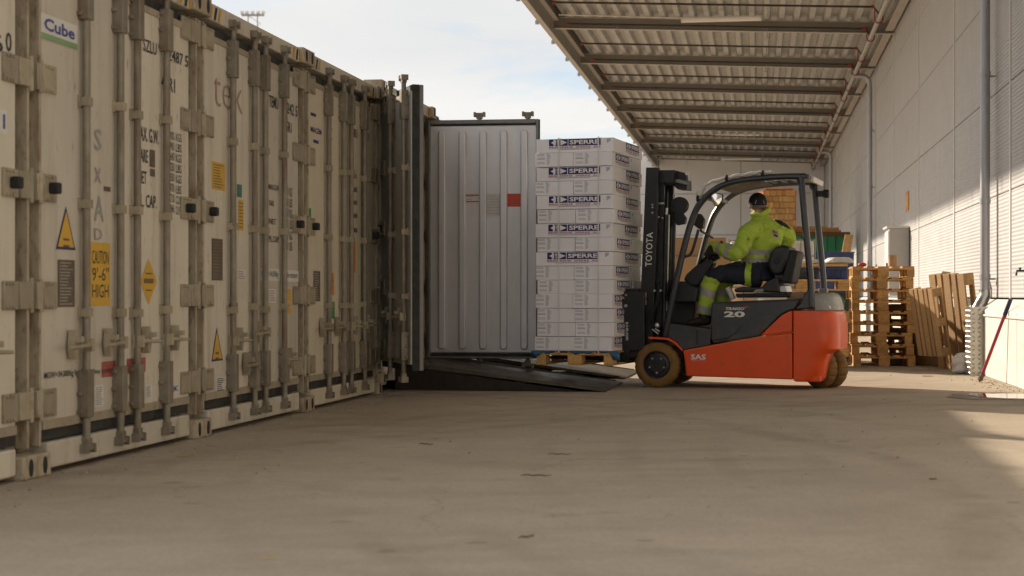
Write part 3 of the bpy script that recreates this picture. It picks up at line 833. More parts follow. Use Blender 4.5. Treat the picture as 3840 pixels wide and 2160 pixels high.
sticker(0, 164, 1393, 1432, 326, text='MGW=34,000kg for UIC', blank=True, name='lettering', bold=.01)
sticker(0, 336, 1380, 1415, 430, text='railway transport', blank=True, name='lettering', bold=0)
sticker(0, 380, 1357, 1416, 433, M_pink, name='faded_tape'); sticker(0, 474, 1346, 1402, 545, M_pink, name='faded_tape')
sticker(0, 353, 1447, 1527, 387, M_wht_st, lines=9, tm=M_grey_ink, name='paper_label')
sticker(0, 546, 1445, 1496, 570, M_wht_st, lines=6, tm=M_grey_ink, name='paper_label')
sticker(0, 640, 1442, 1476, 668, M_wht_st, 'ZMC', M_blue_t, name='maker_label')
sticker(0, 560, 560, 625, 580, M_plate, name='rust_patch'); sticker(0, 562, 632, 660, 580, M_plate, name='rust_patch')
# container 1
sticker(1, 800, 232, 412, 908, text='tek', tm=M_fade, blank=True, name='faded_lettering', bold=-.012)
sticker(1, 1008, 350, 405, 1042, text='TEMU', blank=True, name='lettering', tm=M_ink)
sticker(1, 1066, 374, 428, 1114, text='9242 5', blank=True, name='lettering')
sticker(1, 1066, 446, 496, 1092, text='45R1', blank=True, name='lettering')
sticker(1, 1006, 686, 712, 1046, text='MAX.G.W.', blank=True, name='lettering')
sticker(1, 1008, 748, 774, 1026, text='TARE', blank=True, name='lettering')
sticker(1, 1008, 816, 842, 1034, text='NET', blank=True, name='lettering')
sticker(1, 1008, 880, 910, 1046, text='PL.CAP.', blank=True, name='lettering')
sticker(1, 1070, 694, 940, 1080, text=['34000', '74960', '4580', '10100', '29420', '64860'], blank=True, name='lettering', bold=0)
sticker(1, 1084, 700, 944, 1095, text=['KGS', 'LBS', 'KGS', 'LBS', 'KGS', 'LBS'], blank=True, name='lettering', bold=0)
sticker(1, 794, 604, 708, 842, M_yellow, lines=9, tm=M_plate, name='notice_sticker')
sticker(1, 893, 748, 863, 912, M_yellow, lines=8, tm=M_plate, name='notice_sticker')
sticker(1, 888, 690, 738, 906, M_teal, name='sticker')
sticker(1, 793, 893, 1051, 834, M_plate, lines=12, tm=M_dark, name='data_plate')
triangle(1, 812, 1226, 792, 835, 1356)
sticker(1, 974, 1005, 1052, 1048, M_wht_st, 'MGW=34,000kg', M_ink, name='weight_label', bold=0)
sticker(1, 1072, 1012, 1056, 1118, M_wht_st, 'for transport', M_ink, name='weight_label', bold=0)
sticker(1, 889, 1010, 1052, 920, M_wht_st, lines=4, tm=M_fade, name='paper_label')
sticker(1, 1006, 1083, 1135, 1034, M_wht_st, lines=5, tm=M_fade, name='paper_label')
sticker(1, 1072, 1083, 1178, 1090, M_yellow, lines=3, tm=M_wht_st, name='notice_sticker')
sticker(1, 809, 1415, 1473, 844, M_wht_st, lines=7, tm=M_ink, name='paper_label')
sticker(1, 1090, 1420, 1440, 1106, M_wht_st, lines=2, tm=M_redp, name='paper_label')
sticker(1, 860, 1136, 1158, 890, M_plate, name='rust_patch')
# container 2
sticker(2, 1164, 420, 432, 1184, M_navy, name='faded_logo'); sticker(2, 1164, 470, 496, 1204, text='MACEM', tm=M_navy, blank=True, name='faded_lettering')
sticker(2, 1174, 522, 534, 1194, M_navy, name='faded_logo')
sticker(2, 1234, 470, 530, 1246, text='HC', tm=M_grey_ink, blank=True, name='faded_lettering')
sticker(2, 1314, 473, 515, 1338, text='CXRU', blank=True, name='lettering')
sticker(2, 1362, 488, 528, 1384, text='1616 9', blank=True, name='lettering')
for y_ in (645, 695, 745, 795, 850): sticker(2, 1314, y_, y_+22, 1338, text='TARE' if y_ == 695 else 'MAX.G.W.' if y_ == 645 else '34000', blank=True, name='lettering')
sticker(2, 1175, 1016, 1130, 1200, M_plate, lines=12, tm=M_grey_ink, name='data_plate')
sticker(2, 1231, 1022, 1107, 1251, M_orange_st, lines=8, tm=M_plate, name='notice_sticker')
sticker(2, 1232, 1132, 1196, 1254, M_green_st, lines=3, tm=M_wht_st, name='notice_sticker')
sticker(2, 1312, 900, 1022, 1332, M_orange_st, lines=8, tm=M_plate, name='notice_sticker')
triangle(2, 1368, 935, 1360, 1377, 1024)
sticker(2, 1158, 780, 814, 1166, M_green_st, name='sticker')
# container -1 (only its right edge shows)
def csticker(*a, **k): sticker(*a, **k)
csticker(-1, -28, 112, 196, 10, text='6', blank=True, name='lettering'); csticker(-1, 20, 108, 200, 42, text='0', blank=True, name='lettering')
csticker(-1, -60, 395, 485, 24, M_wht_st, 'G1', M_blue_t, name='maker_label')

# ------------------------------------------------------------------ steel ramps into the containers
M_tread = mat('worn_tread_plate', (.095, .078, .056), .48, .4, var=.25, scale=6, dirt=((.05, .035, .022), (4, 4, 4), .45, .7, .8))
M_rampside = mat('ramp_void_shade', (.022, .015, .010), .75, .1, var=.3, scale=6)  # shade of the void under the ramp put into the skirt colour
def ramp(t0, wdt, n_end, h, label):
    # local: x along the row, y negative = out into the yard
    rp_ = thing('loading_ramp', label, 'ramp', row_pt(t0), RZ_ROW, 'steel ramps leading up into the containers')
    L_ = n_end; sl_ = h/(L_-.15)
    def top(y): return max(.012, h if y < .15 else h - (y-.15)*sl_)
    q = MB()
    q.v = []; prof = [(.02, h), (.15, h), (L_, .014), (L_, .002), (.15, h-.02), (.02, h-.02)]
    q.add([(0, -p[0], p[1]) for p in prof] + [(wdt, -p[0], p[1]) for p in prof], [(0, 1, 7, 6), (1, 2, 8, 7), (2, 3, 9, 8), (3, 4, 10, 9), (4, 5, 11, 10), (0, 6, 11, 5), (0, 5, 4, 1), (1, 4, 3, 2), (6, 7, 10, 11), (7, 8, 9, 10)])
    q.build('deck_plate', M_tread, rp_)
    for xx in (0.004, wdt-.034):
        q = MB(); q.prism([(-.03, .004), (-.03, h-.021), (-.15, h-.021), (-L_+.25, .004)], 0, .03)
        q.v = [(v[1]+xx, v[0], v[2]) for v in q.v]; q.f = [f[::-1] for f in q.f]
        q.build('side_skirt', M_rampside, rp_)
        q = MB(); q.prism([(-.03, h), (-.03, h+.028), (-.15, h+.028), (-L_+.06, .03), (-L_+.06, .016), (-.15, h)], 0, .014)
        q.v = [(v[1]+xx+.008, v[0], v[2]) for v in q.v]; q.f = [f[::-1] for f in q.f]
        q.build('edge_angle', M_tread, rp_)
    # raised lozenges of the tread plate
    q = MB(); y = .02; i = 0
    while y < L_-.06:
        x = .06 + (.04 if i % 2 else 0); z = top(y)
        while x < wdt-.06:
            a = 1 if (int(x/.08)+i) % 2 else -1
            dx_, dy_ = .026, .012*a
            q.add([(x-dx_, -(y-dy_), z+sl_*dy_+.0005), (x, -(y-.012), z+.0005), (x+dx_, -(y+dy_), z-sl_*dy_+.0005), (x, -(y+.012), z+.0005), (x, -y, z+.010)],
                  [(0, 1, 4), (1, 2, 4), (2, 3, 4), (3, 0, 4)])
            x += .08
        y += .055; i += 1
    o2 = q.build('tread_pattern', M_tread, rp_); o2['kind'] = 'stuff'
    return rp_
ramp(oct0+.60, 1.70, 2.10, .255, 'dark steel tread plate ramp rising from the yard into the open container')
ramp(oct0+3.15, 1.85, 2.05, .255, 'second tread plate ramp, just beyond the first one under the lifted load')

# ------------------------------------------------------------------ pallets
def pallet_parts():
    P = {}
    q = MB(); q.box(-.6, .6, -.0725, .0725, 0, .022); P['top_w'] = q.mesh('top_board', M_wood)
    q = MB(); q.box(-.6, .6, -.05, .05, 0, .022); P['top_n'] = q.mesh('top_board', M_wood)
    q = MB(); q.box(-.0725, .0725, -.4, .4, 0, .022); P['cross'] = q.mesh('cross_board', M_wood)
    q = MB(); q.box(-.0725, .0725, -.0725, .0725, 0, .078); P['blk_w'] = q.mesh('block', M_wood)
    q = MB(); q.box(-.0725, .0725, -.05, .05, 0, .078); P['blk_n'] = q.mesh('block', M_wood)
    return P
PP = pallet_parts()
def pallet(label, loc, rot, group='wooden pallets in the yard'):
    """long side along x (1.2 m), 0.8 along y, 0.144 high"""
    d = thing('wooden_pallet', label, 'pallet', loc, 0, group, rot if isinstance(rot, tuple) else (0, 0, rot))
    for y in (-.35, 0, .35):
        nm = 'top_w' if y == 0 else 'top_n'
        o = link('runner', PP[nm], d, .003, 1, (0, y, 0))
        for x in (-.5275, 0, .5275): link('block', PP['blk_w' if y == 0 else 'blk_n'], d, .003, 1, (x, y, .022))
    for x in (-.5275, 0, .5275): link('cross_board', PP['cross'], d, .003, 1, (x, 0, .100))
    for y, nm in ((-.3275, 'top_w'), (-.165, 'top_n'), (0, 'top_w'), (.165, 'top_n'), (.3275, 'top_w')):
        link('top_board', PP[nm], d, .003, 1, (random.uniform(-.004, .004), y, .122), (0, 0, random.uniform(-.006, .006)))
    return d

# ------------------------------------------------------------------ the load: cartons on a pallet
LA = R(18)
LO = at(2300, 1400, 16.6); LO.z = 0
def load_pt(a, v, z): return Vector((LO.x + a*math.cos(LA) + v*math.sin(LA), LO.y - a*math.sin(LA) + v*math.cos(LA), z))
PZ = .232
pl = pallet('wooden pallet lifted on the forks under the white cartons', load_pt(-.4, .6, PZ), R(72), 'wooden pallets in the yard')
BH = .1405
def carton_mesh(seed):
    from mathutils import noise as nz
    q = MB(); nx, ny, nz_ = 10, 5, 3
    idx = {}
    def vid(i, j, k):
        if (i, j, k) not in idx:
            p = Vector((-.399+.798*i/nx, -.199+.398*j/ny, .001+(BH-.002)*k/nz_))
            d = [abs(nz.noise(p*7 + Vector((seed*3.1+c*9, seed*1.7, 0))))*.0045 for c in range(3)]
            edge = (i in (0, nx)) + (j in (0, ny)) + (k in (0, nz_))
            f_ = .3 if edge > 1 else 1.0
            p -= Vector((d[0]*f_*(1 if p.x > 0 else -1) if i in (0, nx) else 0, d[1]*f_*(1 if p.y > 0 else -1) if j in (0, ny) else 0, d[2]*.8*f_ if k == nz_ else 0))
            idx[(i, j, k)] = len(q.v); q.v.append(tuple(p))
        return idx[(i, j, k)]
    def face(*c): q.f.append([vid(*a) for a in c]); q.m.append(0); q.sm.append(True)
    for i in range(nx):
        for j in range(ny):
            face((i, j, nz_), (i+1, j, nz_), (i+1, j+1, nz_), (i, j+1, nz_)); face((i, j, 0), (i, j+1, 0), (i+1, j+1, 0), (i+1, j, 0))
    for i in range(nx):
        for k in range(nz_):
            face((i, 0, k), (i+1, 0, k), (i+1, 0, k+1), (i, 0, k+1)); face((i, ny, k), (i, ny, k+1), (i+1, ny, k+1), (i+1, ny, k))
    for j in range(ny):
        for k in range(nz_):
            face((0, j, k), (0, j, k+1), (0, j+1, k+1), (0, j+1, k)); face((nx, j, k), (nx, j+1, k), (nx, j+1, k+1), (nx, j, k+1))
    return q.mesh('white_carton', M_carton)
carton_mes = [carton_mesh(s_) for s_ in range(9)]
# printed long side (drawn on the -y face and on the +y face)
def logo_print():
    q = MB(); X, Z = Vector((1, 0, 0)), Vector((0, 0, 1))
    for sg in (-1,):
        ux = X*(-sg); y = .1996*sg
        o = Vector((-.4*(-sg), y, 0))
        def P(a, b, dz=0): return o + ux*a + Z*b + Vector((0, dz*sg, 0))
        def rect(a0, a1, b0, b1, m, dz=0): q.add([P(a0, b0, dz), P(a1, b0, dz), P(a1, b1, dz), P(a0, b1, dz)], [(0, 1, 2, 3)], m)
        L0, L1, B0_, B1_ = .13, .665, .066, .134
        rect(L0, L0+.195, B0_, B1_, 0); rect(L0+.202, L1, B0_, B1_, 0)
        mid = (B0_+B1_)/2
        q.add([P(L0+.02, mid, .0006), P(L0+.072, B0_+.006, .0006), P(L0+.072, B1_-.006, .0006)], [(0, 1, 2)], 1)
        q.add([P(L0+.120, B0_+.005, .0006), P(L0+.19, mid, .0006), P(L0+.120, B1_-.005, .0006)], [(0, 1, 2)], 1)
        q.text('B', P(L0+.083, mid+.001, .0006), ux, Z, .026, .024, 1, bold=.03)
        q.text('S', P(L0+.083, mid-.027, .0006), ux, Z, .026, .024, 1, bold=.03)
        rect(L0+.048, L0+.062, B0_, B1_, 1, .0009)
        q.text('SPERRE', P(L0+.215, B0_+.013, .0006), ux, Z, .305, .043, 1, bold=.03)
        q.text('BR\u00d8DRENE  SPERRE  A/S', P(L0, .044, .0003), ux, Z, .53, .016, 2, bold=.02)
        rect(L0, L1, .037, .0395, 0)
        rect(L0+.09, L0+.43, .027, .032, 3)
        for i in range(4): rect(L1+.065+i*.010, L1+.071+i*.010, .085+.006*i, .128, 3)
    return q.mesh('logo_print', [M_navy, M_carton, M_redp, M_cart_in])
logo_me = logo_print()
def label_print():
    q = MB(); rr = random.Random(5); Z = Vector((0, 0, 1)); Y = Vector((0, 1, 0))
    for sg in (-1,):
        uy = Y*sg; o = Vector((.3996*sg, -.2*sg, 0))
        def rect(a0, a1, b0, b1, m):
            p = lambda a, b: o + uy*a + Z*b + Vector((.0003*sg, 0, 0))
            q.add([p(a0, b0), p(a1, b0), p(a1, b1), p(a0, b1)], [(0, 1, 2, 3)], m)
        for i in range(9):
            b = .125-.0115*i
            if i in (2, 5, 6): continue
            rect(.018, .018+rr.uniform(.05, .085), b-.0018, b+.0018, 1 if i != 4 else 0)
        for i in range(11):
            b = .131-.0105*i
            rect(.118, .118+rr.uniform(.02, .042), b-.002, b+.002, 1)
    return q.mesh('label_print', [M_ink, M_cart_in])
label_me = label_print()
# the seam of the lid
q = MB()
for (x0, x1, y0, y1) in ((-.4, .4, -.2004, -.1996), (-.4, .4, .1996, .2004)): q.box(x0, x1, y0, y1, BH-.012, BH-.0105)
lid_me = q.mesh('lid_edge', M_cart_in)
ordn = ['topmost', 'second', 'third', 'fourth', 'fifth', 'sixth', 'seventh', 'eighth', 'ninth', 'tenth', 'eleventh', 'twelfth', 'thirteenth', 'fourteenth', 'bottom']
A_layers = {0, 2, 4, 6, 8}
rj = random.Random(11)
for i in range(15):
    z = PZ + .1445 + (14-i)*(BH+.0012)
    lay = ordn[i] + ' layer'
    shift = (rj.uniform(-.014, .014), rj.uniform(-.012, .012))
    if i == 6: shift = (-.012, 0)
    if i in A_layers:
        rowz = [(-.4, .2, 0, 'white fish carton showing its blue logo at the front of the load, %s' % lay, True),
                (-.2, .8, 1, 'white carton with faded logo beside the mast, rear right of the load, %s' % lay, True),
                (-.6, .8, 1, 'white carton at the far left of the load, mostly hidden, %s' % lay, False)]
    else:
        rowz = [(-.2, .4, 1, 'white carton with a small printed label, right of the pair at the front, %s' % lay, True),
                (-.6, .4, 1, 'white carton with a small printed label, left of the pair at the front, %s' % lay, True),
                (-.4, 1.0, 0, 'white carton lying crosswise at the back of the load, %s' % lay, False)]
    for (a, v, turn, lb, show) in rowz:
        yaw = -LA + (R(90) if turn else 0) + rj.uniform(-.012, .012)
        p = load_pt(a + shift[0] + rj.uniform(-.005, .005), v + shift[1] + rj.uniform(-.009, .009), z)
        c = link('white_carton', rj.choice(carton_mes), None, .004, 2, p, (rj.uniform(-.002, .002), rj.uniform(-.002, .002), yaw))
        tag(c, lb, 'carton', 'white fish cartons stacked on the lifted pallet')
        link('logo_print', logo_me, c, loc=(rj.uniform(-.012, .012), 0, rj.uniform(-.003, .003))); link('label_print', label_me, c, loc=(0, rj.uniform(-.008, .014), rj.uniform(-.003, .002)))
# blue plastic sheet caught between the pallet and the cartons
q = MB(); n = 24; pts = []
sheet = []
for i in range(n+1):
    u = -.85 + .92*i/n
    dr_ = .018 + .012*math.sin(i*1.7)+.01*math.sin(i*.6) + (.06 if i > n-3 else 0) + (.03 if i < 3 else 0)
    sheet.append((u, dr_))
vs_ = []
for (u, d_) in sheet: vs_ += [tuple(load_pt(u, -.004, PZ+.1445)), tuple(load_pt(u, -.012, PZ+.1445-d_*.5)), tuple(load_pt(u+.004, -.010, PZ+.1445-d_))]
fs_ = []
for i in range(n):
    for j in range(2): fs_.append((i*3+j, i*3+j+1, (i+1)*3+j+1, (i+1)*3+j))
q.add(vs_, fs_, 0, True)
M_bluep = mat('blue_plastic', (.035, .12, .22), .4, var=.2, scale=10)
o = q.build('plastic_sheet', M_bluep)
sm = o.modifiers.new('solid', 'SOLIDIFY'); sm.thickness = .002
tag(o, 'blue plastic sheet peeping out between the cartons and the lifted pallet', 'plastic sheet')

# strapping bands round the load
M_strap = mat('milky_strap', (.74, .72, .72), .35)
for a_, nm_ in ((-.565, 'left'), (-.155, 'right')):
    q = MB(); zt_ = PZ+.1445+15*(BH+.0012)+.004; zb_ = PZ+.1445-.02
    for (v0_, v1_, z0_, z1_) in ((-.024, -.022, zb_, zt_), (-.024, 1.224, zt_, zt_+.002), (1.222, 1.224, zb_, zt_)):
        pts = [load_pt(a_+da, v_, z_) for z_ in (z0_, z1_) for v_ in (v0_, v1_) for da in (0, .014)]
        q.add(pts, [(0, 2, 3, 1), (4, 5, 7, 6), (0, 1, 5, 4), (2, 6, 7, 3), (0, 4, 6, 2), (1, 3, 7, 5)])
    o = q.build('strapping_band', M_strap); tag(o, 'thin milky strapping band down the front of the cartons, %s of the two' % nm_, 'strap', 'strapping bands round the load')

# ------------------------------------------------------------------ forklift
FA = R(18)
FX0, FZ0 = (2461-CX)/F*16.86, 16.86
fk_root = thing('forklift', 'orange and dark grey three wheeled forklift carrying the stack of white cartons', 'forklift', (FX0, FZ0, 0), -FA)
cF, sF = math.cos(FA), math.sin(FA)
def fk(zx, zy, v=0.0):
    """measured point of the photograph at lateral depth v -> (a, z) in the truck's own metres"""
    x = 2300 + zx/1.61; y = 600 + zy/1.61; k = (x-CX)/F
    a = (k*(FZ0 + v*cF) - FX0 - v*sF) / (cF + k*sF)
    return a, H-(y-CY)/F*(FZ0 - a*sF + v*cF)
def fpoly(pts, v=0.0): return [fk(x, y, v) for x, y in pts]
def f3(zx, zy, v): a, z = fk(zx, zy, v); return (a, v, z)
VN, VF = .03, 1.03                                  # near and far body side

q = MB(); q.prism(fpoly([(418, 1150), (600, 1115), (880, 1068), (1080, 1045), (1082, 1326), (440, 1305), (428, 1200)], VN), VN, VF); q.build('side_panel', M_orange, fk_root, .014, 3)
q = MB(); q.prism(fpoly([(880, 1065), (962, 985), (1012, 938), (1055, 915), (1080, 908), (1080, 1040)], VN), VN+.012, VF-.012); q.build('side_panel', M_orange, fk_root, .016, 3)
q = MB(); q.prism(fpoly([(597, 857), (1122, 838), (1122, 850), (1092, 903), (1054, 911), (1010, 934), (960, 981), (876, 1064), (600, 1110), (586, 1080), (585, 1000), (590, 870)], VN), VN+.02, VF-.02); q.build('battery_cover', M_tgrey, fk_root, .016, 3)
q = MB(); q.prism(fpoly([(597, 861), (1118, 843), (1110, 850), (600, 868)], VN), VN+.012, VN+.03); q.build('hood_edge', M_guard, fk_root, .004, 2)
q = MB(); q.tube([f3(600, 1088, VN+.016), f3(690, 1074, VN+.014), f3(735, 1045, VN+.014), f3(795, 982, VN+.018)], [.008, .010, .009, .003], 8); q.build('cover_crease', M_guard, fk_root)
q = MB(); q.prism(fpoly([(343, 988), (588, 1022), (582, 1110), (597, 1112), (418, 1146), (388, 1100), (328, 1066)], VN), VN+.012, VF-.012); q.build('step_panel', M_tgrey, fk_root, .012, 2)
q = MB(); q.prism(fpoly([(500, 1024), (508, 1025), (506, 1108), (498, 1108)], VN), VN+.004, VN+.02); q.build('step_rib', M_black, fk_root, .003, 1)
q = MB(); q.prism(fpoly([(345, 985), (590, 1020), (590, 1026), (345, 992)], VN), VN+.02, VF-.02); q.build('floor_mat', M_black, fk_root, .004, 1)
# front inner structure behind wheels
q = MB(); q.prism(fpoly([(230, 1080), (420, 1140), (430, 1300), (380, 1310), (250, 1260)], .2), .19, .87); q.build('axle_housing', M_black, fk_root, .01, 1)
for v0, v1 in ((VN-.012, .20), (.86, VF+.012)):
    q = MB(); top = fpoly([(213, 1067), (335, 1074), (378, 1098), (418, 1142)], VN); bot = fpoly([(418, 1156), (370, 1110), (330, 1087), (213, 1079)], VN)
    q.prism(top+bot, v0, v1); q.build('fender', M_orange, fk_root, .004, 2)
# counterweight: lofted plan outlines with round rear corners
def cw_ring(a0, a1, v0, v1, r, z, n=9):
    pts = [(a0, v0)]
    for i in range(n+1):
        t = -math.pi/2 + math.pi/2*i/n; pts.append((a1-r+r*math.cos(t), v0+r+r*math.sin(t)))
    for i in range(n+1):
        t = math.pi/2*i/n; pts.append((a1-r+r*math.cos(t), v1-r+r*math.sin(t)))
    pts.append((a0, v1))
    return [(x, y, z) for x, y in pts]
a0 = fk(1087, 1100, VN)[0]
vm = VN+.25
prof = [(1100, 908), (1345, 909), (1352, 918), (1362, 935), (1372, 1000), (1376, 1080), (1373, 1140), (1318, 1166), (1302, 1215), (1280, 1318), (1262, 1328)]
rings = []
for (x_, y_) in prof[1:]:
    aa, zz = fk(x_, y_, vm); rings.append(cw_ring(a0, aa, VN-.004, VF+.004, .20 if y_ < 1150 else .17, zz))
zt = rings[0][0][2]
q = MB(); q.loft(rings[::-1]); q.build('counterweight', M_orange, fk_root, .012, 2)
aa, zz = fk(1250, 1342, VN)
q = MB(); q.box(a0+.01, aa, VN+.02, VF-.02, zz, fk(1250, 1326, VN)[1]+.03); q.build('counterweight_foot', M_orange, fk_root, .012, 2)
q = MB(); q.box(*sorted((fk(1374, 1000, .5)[0]-.03, fk(1374, 1000, .5)[0]+.012)), .40, .66, fk(1374, 1045, .5)[1], fk(1374, 995, .5)[1]); q.build('tow_pin_recess', M_navy, fk_root, .01, 1)
# silver rear cover on top of it, with lettering that follows its bend
rr_ = []
for (x_, y_, dx_) in ((1358, 921, 0), (1350, 870, 0), (1338, 835, .01), (1318, 808, .02), (1290, 800, .05)):
    aa, zz = fk(x_, y_, vm); rr_.append((aa, zz))
zc0 = rings[0][0][2]+.002
q = MB(); ac = fk(1210, 900, VN)[0]
rrings = [cw_ring(ac, aa, VN+.05, VF-.05, .20, max(zz, zc0)) for aa, zz in rr_]
q.loft(rrings); q.build('rear_cover', M_silver, fk_root, .01, 2)
aT, zT0 = fk(1354, 905, vm); _, zT1 = fk(1350, 853, vm)
def wrap(u, h_):
    r, v0 = .20, VN+.05; a1 = aT - .022*(h_/.07); L0 = .12; d = u+L0; arc = math.pi/2*r
    e = .004
    if d < arc:
        t = -math.pi/2 + d/r; return (a1-r+(r+e)*math.cos(t), v0+r+(r+e)*math.sin(t), zT0+.012+h_)
    return (a1+e, v0+r+(d-arc), zT0+.012+h_)
q = MB(); q.text('TOYOTA', (0, 0, 0), (1, 0, 0), (0, 0, 1), .58, zT1-zT0-.01, 0, bold=.025, mapf=wrap); q.build('lettering', M_lett, fk_root)
# near-side lettering
def fk_text(s_, x0, y0, x1, y1, v, m=M_lett, shear=0, bold=.02):
    a_, z_ = fk(x0, y1, v); b_, _ = fk(x1, y1, v); _, zt_ = fk(x0, y0, v)
    q = MB(); q.text(s_, (a_, v, z_), (1, 0, 0), (0, 0, 1), b_-a_, zt_-z_, 0, shear, bold); q.build('lettering', m, fk_root)
fk_text('TRAIGO', 674, 889, 788, 906, VN+.017, shear=.35, bold=.03)
fk_text('20', 668, 913, 795, 949, VN+.017, bold=.04)
fk_text('SAS', 468, 1172, 558, 1205, VN-.003, bold=.03)
fk_text('Safety Active System', 468, 1209, 558, 1214, VN-.003, bold=0)
q = MB(); c = f3(800, 890, VN+.0165); q.add([(c[0]-.03, c[1], c[2]-.006), (c[0]+.002, c[1], c[2]-.006), (c[0]+.03, c[1], c[2]+.006), (c[0]-.01, c[1], c[2]+.008)], [(0, 1, 2, 3)]); q.build('red_swoosh', M_red_st, fk_root)
# wheels
def wheel(loc, r, wdt, hubr, rz=0, hub=True):
    t = MB()
    t.lathe([(hubr, 0), (hubr+.012, -.004), (r-.045, -.006), (r-.014, .006), (r, .028), (r, wdt-.028), (r-.014, wdt-.006), (r-.045, wdt+.004), (hubr, wdt)], 96, 'y', mod=lambda j, rr, h_: .008 if (rr > r-.02 and j % 6 == 0) else 0, cap=False)
    w_ = t.build('tyre', M_tyre, fk_root, 0, 1, loc, (0, 0, rz))
    h_ = MB()
    h_.lathe([(0, .05), (.03, .05), (.032, .03), (.06, .03), (.085, .032), (.09, .045), (hubr-.02, .05), (hubr-.012, .012), (hubr+.004, .004), (hubr+.004, wdt-.004), (.05, wdt-.02), (0, wdt-.02)], 40, 'y', cap=False)
    h_.build('wheel_hub', M_hub, w_)
    for i in range(5):
        an = R(90+72*i+180)
        b_ = MB(); b_.lathe([(.011, -.004), (.011, .012)], 6, 'y', (.078*math.cos(an), .02, .078*math.sin(an))); b_.build('wheel_nut', M_steel, w_)
wheel((0, 0, .229), .229, .18, .142)
wheel((0, .88, .229), .229, .18, .142)
st = R(-38)
for dv in (-.135, .015):
    cx_, cy_ = 1.62, .53
    wheel((cx_ - math.sin(st)*dv, cy_ + math.cos(st)*dv, .200), .200, .125, .11, st)
q = MB(); q.lathe([(.09, .0), (.12, .1), (.12, .3)], 20, 'z', (1.62, .53, .22)); q.build('steer_yoke', M_black, fk_root)
# overhead guard: two bent rails, rear posts, cross bars, roof plate
rail = [(312, 1066), (330, 975), (352, 860), (380, 730), (412, 590), (445, 460), (470, 378), (500, 302), (545, 238), (610, 180), (690, 142), (790, 120), (900, 108), (1020, 100), (1160, 98)]
def rail_path(v): return [(fk(x, y, .06)[0], v, fk(x, y, .06)[1]) for x, y in rail]
rear = [(1132, 98), (1142, 210), (1160, 400), (1180, 600), (1192, 740), (1195, 888)]
def rear_path(v): return [(fk(x, y, .06)[0], v, fk(x, y, .06)[1]) for x, y in rear]
def smooth_path(P, n=4):
    out = []
    for i in range(len(P)-1):
        p0, p1, p2, p3 = [Vector(P[max(0, min(len(P)-1, i+k))]) for k in (-1, 0, 1, 2)]
        for j in range(n):
            t = j/n
            out.append(.5*((2*p1)+(-p0+p2)*t+(2*p0-5*p1+4*p2-p3)*t*t+(-p0+3*p1-3*p2+p3)*t*t*t))
    out.append(Vector(P[-1])); return out
for v in (.06, 1.0):
    q = MB(); q.tube(smooth_path(rail_path(v)), .039, 8, sx=.85); q.build('guard_rail', M_guard, fk_root, .004, 1)
    q = MB(); q.tube(smooth_path(rear_path(v)), .041, 8, sx=.85); q.build('rear_post', M_guard, fk_root, .004, 1)
    foot = fpoly([(1175, 780), (1213, 780), (1216, 893), (1102, 903), (1130, 870)], .06)
    q = MB(); q.prism(foot, v-.03, v+.03); q.build('post_foot', M_guard, fk_root, .01, 2)
    q = MB(); q.prism(fpoly([(1132, 110), (1100, 112), (1125, 175)], .06), v-.012, v+.012); q.build('gusset', M_guard, fk_root)
def crossbar(x, y, rad=.025, name='cross_bar', drop=0):
    a_, z_ = fk(x, y, .06); q = MB(); q.box(a_-rad*1.3, a_+rad*1.3, .07, .99, z_-rad*.6-drop, z_+rad*.6-drop); q.build(name, M_guard, fk_root, .005, 1)
for x, y in ((560, 222), (1150, 98)): crossbar(x, y, .036)
for x, y in ((690, 140), (760, 124), (830, 114), (900, 107), (970, 103), (1040, 99), (1100, 98)): crossbar(x, y, .016)
q = MB(); q.prism(fpoly([(640, 176), (700, 152), (790, 132), (880, 121), (880, 114), (790, 125), (700, 144), (640, 168)], .06), .10, .96); q.build('roof_panel', M_black, fk_root, .003, 1)
# lamp and white panel at the rear of the roof
a_, z_ = fk(1165, 92, .06)
q = MB(); q.prism([(a_, z_-.045), (a_+.045, z_-.055), (a_+.05, z_-.002), (a_+.02, z_+.014), (a_, z_+.014)], .25, .98); q.build('rear_roof_panel', M_plastic_w, fk_root, .008, 2)
q = MB(); q.lathe([(0, -.035), (.04, -.035), (.048, 0), (.04, .03), (0, .03)], 20, 'x', (a_+.075, .99, z_-.13)); q.box(a_-.02, a_+.07, .95, 1.02, z_-.16, z_-.10); q.build('work_lamp', M_black, fk_root, .004, 1)
# mast: outer channels, inner channels, cylinders, top plates
mast_o = [(197, 45), (272, 45), (248, 800), (236, 1180), (142, 1180), (165, 790)]
mp_n = fpoly(mast_o, .18)
for v0, v1 in ((.18, .26), (.80, .88)):
    q = MB(); q.prism(mp_n, v0, v1); q.build('mast_channel', M_black, fk_root, .006, 2)
mast_i = fpoly([(276, 62), (310, 62), (296, 800), (284, 1180), (252, 1180), (262, 800)], .3)
for v0, v1 in ((.29, .34), (.72, .77)):
    q = MB(); q.prism(mast_i, v0, v1); q.build('inner_channel', M_black, fk_root, .004, 1)
def bar(x0, y0, x1, y1, v, r, m, name, n=12):
    q = MB(); q.tube([f3(x0, y0, v), f3(x1, y1, v)], r, n); q.build(name, m, fk_root)
bar(318, 330, 300, 1150, .33, .028, M_black, 'lift_cylinder'); bar(322, 290, 318, 335, .33, .016, M_steel, 'cylinder_rod')
bar(362, 260, 340, 1150, .74, .034, M_black, 'lift_cylinder'); bar(366, 210, 362, 262, .74, .020, M_steel, 'cylinder_rod')
bar(286, 330, 268, 1100, .40, .012, M_steel, 'lift_chain'); bar(305, 330, 286, 1100, .52, .012, M_black, 'lift_chain'); bar(336, 330, 316, 1100, .45, .010, M_steel, 'mast_pipe')
bar(350, 400, 330, 1000, .5, .010, M_black, 'mast_pipe')
